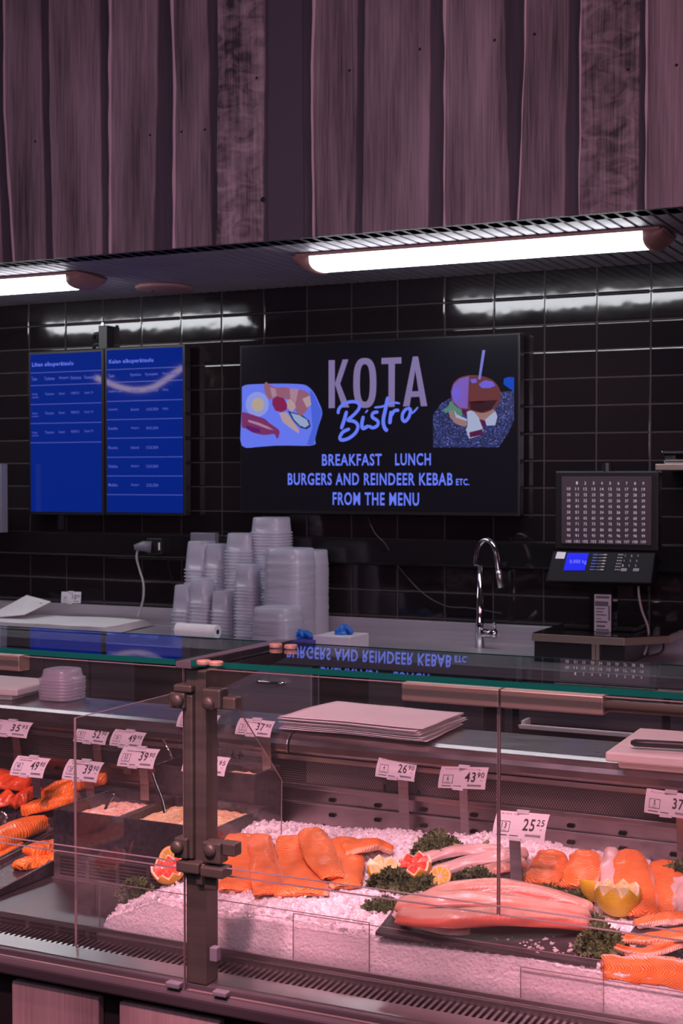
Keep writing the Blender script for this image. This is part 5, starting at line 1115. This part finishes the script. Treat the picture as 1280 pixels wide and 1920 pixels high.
# ------------------------------------------------------------ trays and fish at the left
def tray(x0, x1, y0, y1, z0, z1, label, h=.022, zf=0):
    """low dark dish, floor from (y0,z0) up to (y1,z1)"""
    t = thing('serving_tray', label, 'tray', ((x0 + x1) / 2, y0, z0)); b = MB(); w_ = .006
    def R_(e, dz): return [(x0 + e, y0 + e, z0 + dz), (x1 - e, y0 + e, z0 + dz), (x1 - e, y1 - e, z1 + dz), (x0 + e, y1 - e, z1 + dz)]
    loft(b, [R_(.008, 0), R_(0, h), R_(.010, h), R_(.016, .005)]); build('dish', b, M['tray'], t, bevel=.0012)
    if zf is not None:
        pass
    return t
def tray2(x0, x1, y0, y1, zb, z0, z1, label):
    """dark dish standing on the deck: flat foot at zb, rim rising from z0 in front to z1 at the back"""
    t = thing('serving_tray', label, 'tray', ((x0 + x1) / 2, y0, zb)); b = MB()
    def R_(e, a, c): return [(x0 + e, y0 + e, a), (x1 - e, y0 + e, a), (x1 - e, y1 - e, c), (x0 + e, y1 - e, c)]
    loft(b, [R_(.004, zb, zb), R_(0, z0, z1), R_(.007, z0, z1), R_(.012, z0 - .010, z1 - .010), R_(.016, z0 - .0125, z1 - .0125)]); build('dish', b, M['tray'], t, bevel=.001)
tray2(-2.058, -1.934, 2.270, 2.712, .7215, .730, .770, 'dark tray with glossy salmon cuts, standing right against the salad bin')
tray2(-2.192, -2.062, 2.270, 2.712, .7215, .730, .770, 'dark tray with a plump salmon fillet at the left edge')
tray2(-2.192, -1.936, 2.718, 2.884, .7215, .784, .838, 'dark tray of marinated salmon beside the salad bin')
tray2(-2.62, -2.196, 2.718, 2.884, .7215, .784, .838, 'dark tray of smoked fish at the far left')
def tp(u, v, y): return PY(u, v, y)
MG = M['marinated']; X1 = -1.99; X2 = -2.125
fillet('salmon_cut', [PX(52, 1604, X1 - .02), PX(78, 1597, X1 - .012), PX(106, 1592, X1)], [.04, .055, .05], .022, MG, 'glossy salmon cut at the back of the front left tray', 'salmon cuts in the front left tray', 'fish cut', seed=71)
fillet('salmon_cut', [PX(32, 1630, X1), PX(56, 1624, X1), PX(88, 1614, X1)], [.03, .055, .045], .020, MG, 'glossy salmon cut at the front of the front left tray', 'salmon cuts in the front left tray', 'fish cut', seed=72)
fillet('salmon_cut', [PX(78, 1630, X1 + .03), PX(95, 1618, X1 + .03), PX(108, 1610, X1 + .03)], [.02, .036, .03], .018, MG, 'small salmon cut against the bin in the front left tray', 'salmon cuts in the front left tray', 'fish cut', seed=73)
fillet('salmon_fillet', [PX(-60, 1612, X2), PX(-10, 1585, X2), PX(38, 1562, X2), PX(82, 1550, X2)], [.06, .085, .085, .05], .030, MG, 'plump orange salmon fillet in the second left tray', None, seed=74)
fillet('salmon_fillet', [PX(-60, 1638, X2 + .035), PX(-20, 1617, X2 + .035), PX(20, 1598, X2 + .035), PX(40, 1590, X2 + .035)], [.03, .04, .04, .02], .018, MG, 'thin salmon fillet in front of the plump one at the left edge', None, seed=75)
fillet('salmon_fillet', [tp(44, 1530, 2.735), tp(72, 1520, 2.75), tp(112, 1510, 2.77), tp(150, 1500, 2.79)], [.03, .05, .06, .05], .026, MG, 'front marinated salmon fillet behind the lowest price sign', None, seed=76)
fillet('salmon_fillet', [tp(90, 1503, 2.78), tp(125, 1487, 2.80), tp(165, 1472, 2.82), tp(202, 1468, 2.84)], [.035, .055, .06, .03], .026, MG, 'rear marinated salmon fillet reaching up to the 39.90 sign', None, seed=77)
fillet('salmon_fillet', [tp(75, 1501, 2.81), tp(105, 1484, 2.83), tp(145, 1466, 2.85)], [.03, .045, .03], .022, MG, 'thin marinated salmon strip at the back of its tray', None, seed=78)
SM = M['salmon_smoked']
fillet('smoked_fillet', [tp(-70, 1475, 2.76), tp(-20, 1468, 2.78), tp(20, 1472, 2.80), tp(58, 1480, 2.82)], [.09, .12, .10, .04], .034, SM, 'big red brown smoked fillet on top of the far left tray', 'smoked fish fillets', seed=79)
fillet('smoked_fillet', [tp(-30, 1522, 2.74), tp(8, 1508, 2.75), tp(24, 1495, 2.77)], [.05, .06, .04], .026, SM, 'smoked fillet leaning at the front of the far left tray', 'smoked fish fillets', seed=80)
fillet('smoked_fillet', [tp(22, 1516, 2.745), tp(45, 1500, 2.78), tp(78, 1484, 2.82)], [.025, .045, .035], .022, SM, 'narrow smoked fillet below the big one beside the sign strip', 'smoked fish fillets', seed=81)
# serving tongs: fluted disc at the left edge
p = tp(3, 1533, 2.68); b = MB(); n = 48; 
rg = lambda r, y: [p + Vector((r * (1 + .05 * math.cos(12 * a)) * math.cos(a), y, r * .8 * (1 + .05 * math.cos(12 * a)) * math.sin(a))) for a in [i * 2 * math.pi / n for i in range(n)]]
t = thing('serving_tongs', 'steel serving tongs with a scalloped end at the left edge', 'tongs', tuple(p))
loft(b, [rg(.004, .006), rg(.019, .0), rg(.020, -.002), rg(.004, .003)]); build('scalloped_end', b, M['steel'], t, smooth=True)
b = MB(); b.tube([p + Vector((-.015, 0, 0)), p + Vector((-.18, .03, .05))], .004, 8); build('arm', b, M['steel'], t)

# salad bins
def bin_(x0, x1, y0, y1, z0, z1, label, mids=(), r=.006):
    t = thing('salad_bin', label, 'bin', ((x0 + x1) / 2, (y0 + y1) / 2, z0)); b = MB()
    w_ = .005; fl = z0 + .01
    b.box(x0, x1, y0, y0 + w_, z0, z1); b.box(x0, x1, y1 - w_, y1, z0, z1); b.box(x0, x0 + w_, y0 + w_, y1 - w_, z0, z1); b.box(x1 - w_, x1, y0 + w_, y1 - w_, z0, z1); b.box(x0 + w_, x1 - w_, y0 + w_, y1 - w_, z0, fl)
    build('shell', b, M['tray'], t, bevel=.002)
    for xm in mids: b = MB(); b.box(xm - .004, xm + .004, y0 + w_, y1 - w_, fl, z1 - .002); build('divider', b, M['tray'], t)
    return t
bin_(-1.930, -1.52, 2.516, 2.745, .776, .870, 'dark two part salad bin with shrimp mixes behind the left glass', (-1.762,))
bin_(-1.82, -1.555, 2.75, 2.872, .778, .935, 'taller dark salad bin standing behind the front one', (-1.70,))
def heap(x0, x1, y0, y1, z, amp, m, label, seed):
    n = 44; b = MB(); vs = []
    for i in range(n + 1):
        for j in range(n + 1):
            s, t = i / n, j / n; x, y = x0 + (x1 - x0) * s, y0 + (y1 - y0) * t; vs.append((x, y, z + amp * math.sin(math.pi * s) ** .5 * math.sin(math.pi * t) ** .5 + noise.noise(Vector((x * 70, y * 70, seed))) * .004 + noise.noise(Vector((x * 200, y * 200, seed))) * .002))
    b.add(vs, [(i * (n + 1) + j, (i + 1) * (n + 1) + j, (i + 1) * (n + 1) + j + 1, i * (n + 1) + j + 1) for i in range(n) for j in range(n)])
    o = build('salad', b, m, smooth=True); tag(o, label, 'salad'); o['kind'] = 'stuff'; return o
heap(-1.924, -1.767, 2.522, 2.739, .840, .012, M['shrimp'], 'pink shrimp salad in the left half of the front bin', 1)
heap(-1.757, -1.526, 2.522, 2.739, .846, .016, M['grated'], 'yellowish creamy salad in the right half of the front bin', 2)
heap(-1.694, -1.561, 2.756, 2.866, .905, .014, M['grated'], 'orange flecked salad in the taller rear bin', 3)
def spoon(pts, label, r=.0035):
    t = thing('serving_spoon', label, 'spoon', tuple(pts[-1])); b = MB(); b.tube(smooth_path(pts, 5), r, 8); build('handle', b, M['chrome'], t, smooth=True)
    e = pts[-1]; b = MB(); b.lathe(e, [(0, -.006), (.010, -.004), (.014, 0), (.013, 0), (.009, -.003), (0, -.004)], 16, sy=1.4); build('bowl', b, M['chrome'], t, smooth=True)
spoon([tp(284, 1449, 2.70), tp(292, 1472, 2.68), tp(303, 1500, 2.66), tp(310, 1530, 2.63)], 'steel spoon stuck in the yellowish salad beside the hinge bar')
spoon([tp(303, 1386, 2.86), tp(315, 1405, 2.85), tp(325, 1430, 2.84), tp(333, 1446, 2.83)], 'steel spoon leaning out of the taller rear bin')
spoon([tp(213, 1490, 2.66), tp(203, 1505, 2.64), tp(196, 1522, 2.62)], 'dark spoon stuck in the pink shrimp salad')

# ------------------------------------------------------------ price signs
def price_sign(ubl, ubr, vb, vbr, yl, yr, h, lean, big, small, box, head, label, base=None, group='price signs in the counter', sub=None, stem=True, stemu=None):
    A = PY(ubl, vb, yl); B = PY(ubr, vbr, yr); B.z = A.z + (B.z - A.z) * 1.0; ex = (B - A); W = ex.length; ex.normalize()
    upv = Vector((0, 0, 1)); bk = ex.cross(upv).normalized(); bk = bk if bk.y > 0 else -bk
    def fn(s, t_, e=0):   # s 0..1 along, t 0..1 up; card curls backwards as it rises
        a0 = lean * (.35 + .65 * t_) ; zz = h * t_ * math.cos(a0); yy = h * t_ * math.sin(a0); nr = (-bk * math.cos(lean) + upv * math.sin(lean)) * e
        return A + ex * (W * s) + upv * zz + bk * yy + nr
    t = thing('price_sign', label, 'price sign', tuple(A.lerp(B, .5)), group)
    b = MB(); n = 8; vs = [fn(0, j / n) for j in range(n + 1)] + [fn(1, j / n) for j in range(n + 1)]; vs2 = [v + bk * .0012 for v in vs]; m = n + 1
    fs = [(j, j + 1, m + j + 1, m + j) for j in range(n)] + [(2 * m + j, 3 * m + j, 3 * m + j + 1, 2 * m + j + 1) for j in range(n)] + [(0, m, 3 * m, 2 * m), (n, 2 * m + n, 3 * m + n, m + n)] + [(j, 2 * m + j, 2 * m + j + 1, j + 1) for j in range(n)] + [(m + j, m + j + 1, 3 * m + j + 1, 3 * m + j) for j in range(n)]
    b.add(vs + vs2, fs); cd = build('card', b, M['card'], t)
    g = lambda s, t_: fn(s, t_, .0008)
    b = MB(); x0 = .56 if len(big) == 2 else .66
    fit(b, big, x0, .78, .32, .76, g, 0, .012); fit(b, small, .81, .955, .52, .76, g, 0, .004)
    if box: fit(b, box, .155 if len(box) > 1 else .18, .25 if len(box) > 1 else .22, .36, .56, g, 0, .004); fit(b, 'Tuote', .15, .25, .27, .32, g, 0)
    for s0, s1, t0, t1 in ((.09, .31, .23, .245), (.09, .31, .60, .615), (.09, .10, .23, .615), (.30, .31, .23, .615)): b.add([g(s0, t0), g(s1, t0), g(s1, t1), g(s0, t1)], [(0, 1, 2, 3)], 0)
    for k in range(14): s0 = .63 + k * .021; b.add([g(s0, .12), g(s0 + .012, .12), g(s0 + .012, .20), g(s0, .20)], [(0, 1, 2, 3)], 0)
    for s0, s1 in ((.08, .28), (.33, .50)): b.add([g(s0, .10), g(s1, .10), g(s1, .125), g(s0, .125)], [(0, 1, 2, 3)], 0)
    fit(b, 'kg', .89, .93, .36, .42, g, 0)
    if head: fit(b, head, .1, .1 + min(.75, .042 * len(head)), .86, .93, g, 1)
    if sub: fit(b, sub, .16, .16 + .04 * len(sub), .74, .80, g, 0, .02)
    build('print', b, [M['ink'], M['ink_red']], cd, fixn=False)
    for tt in (0.0, 1.0):
        b = MB(); c0 = fn(.5 if tt else .45, tt, .002); b.box(-.012, .012, -.003, .005, -.003, .003); b.v = [tuple(c0 + Vector(v)) for v in b.v]; build('clip', b, M['card'], t)
    if stem:
        sx_ = stemu or .5
        top = fn(sx_, 0.0) + bk * .004; bz = base if base is not None else .80
        bot = Vector((top.x + .002, top.y + .004, bz)); b = MB(); hw = .0115; dd = ex * hw
        pts = [top + Vector((0, 0, .003)), top, top.lerp(bot, .5) + bk * .002, bot]; vs = []
        for q in pts: vs += [q - dd, q + dd, q + dd + bk * .0015, q - dd + bk * .0015]
        loft(b, [vs[i * 4:i * 4 + 4] for i in range(len(pts))]); build('strip', b, M['steel_dull'], t)
    return t
LN = R(38)
price_sign(703, 776, 1455.5, 1466, 2.84, 2.85, .047, LN, '26', '90', '4', 'Kirjolohifilee kg', 'price sign reading 26.90 on a tall strip in the ice behind the tail piece', stemu=.70)
price_sign(820.5, 908.5, 1477, 1480.5, 2.82, 2.77, .046, R(15), '43', '90', '6', 'Siikafilee Suomi kg', 'price sign reading 43.90 on a tall strip behind the kale bunch', stemu=.52)
price_sign(922, 1020, 1569, 1578.5, 2.56, 2.55, .053, R(30), '25', '25', '13', 'Siika kg', 'price sign reading 25.25 on a dark strip between the fish groups', stemu=.42)
price_sign(1207, 1300, 1523, 1538, 2.80, 2.79, .048, R(20), '37', '90', '5', 'Rautu kg', 'price sign starting with 37 cut off by the right edge', stemu=.75)
price_sign(440, 506, 1376, 1383, 2.85, 2.85, .042, LN, '37', '90', '31', 'Katkarapu', 'price sign reading 37.90 in front of the worktop right of the post', base=.90, stemu=.85, sub='CHILI SHRIMPS')
price_sign(330, 403, 1362, 1371, 2.86, 2.86, .042, LN, '49', '90', '33', '', 'price sign mostly hidden behind the bronze post, upper one', base=.90)
price_sign(340, 420, 1446, 1456, 2.70, 2.70, .046, LN, '34', '95', '52', '', 'price sign ending in 4.95, half hidden behind the bronze post', base=.88)
price_sign(137, 197, 1390, 1397, 2.85, 2.85, .044, LN, '52', '90', '51', 'Kylmäsavulohi', 'price sign reading 52.90 in front of the left louvred panel', base=.86, stemu=.7)
price_sign(204.5, 263, 1397, 1405, 2.84, 2.84, .044, LN, '49', '90', '1024', 'Graavilohi', 'price sign reading 49.90 half behind the 39.90 sign on the salad bins', base=.88)
price_sign(219, 286.5, 1436, 1442, 2.70, 2.70, .050, LN, '39', '90', '52', '', 'price sign reading 39.90 with number 52 standing on the salad bin', base=.86, sub='CHILI SHRIMPS', stemu=.7)
price_sign(18, 79.5, 1453, 1459.5, 2.70, 2.70, .052, LN, '49', '90', '40', 'Lämminsavulohi', 'price sign reading 49.90 with number 40 over the smoked fish', base=.835, sub='SAVU-LOHI', stemu=.75)
price_sign(115.5, 180.5, 1460, 1467.5, 2.715, 2.715, .052, LN, '39', '90', '20', 'Palvilohi', 'price sign reading 39.90 with number 20 behind the divider glass', base=.85, sub='KYLMASAVUSTETTU', stemu=.75)
price_sign(-25, 49.5, 1376, 1384.5, 2.84, 2.84, .044, LN, '35', '95', '44', 'Lohi', 'price sign reading 35.95 at the left edge below the worktop', base=.88, stemu=.7)
price_sign(114.5, 151, 1130.5, 1131, 5.12, 5.12, .050, R(5), '10', '00', '1', '', 'small price sign on the back counter below the left blue screen', stem=False, group=None)

# curved luminous tube hanging in the shop, its reflection shows on the blue screens
b = MB(); pts = []
for u, v in ((180, 708), (200, 716), (225, 726), (255, 731), (285, 727), (312, 711), (342, 689)):
    q = PY(u, v, 5.12 * 2 + 2.2); pts.append(Vector((q.x, -2.2, q.z)))
b.tube(smooth_path(pts, 8), .028, 10); tag(build('curved_tube_light', b, mat('tube_glow', (.9, .8, .7), .5, emit=(1.0, .72, .55), es=6), smooth=True), 'curved glowing tube hanging in the shop, mirrored in the blue screens', 'lamp')

for o in bpy.data.objects:
    if '_w' in o: del o['_w']
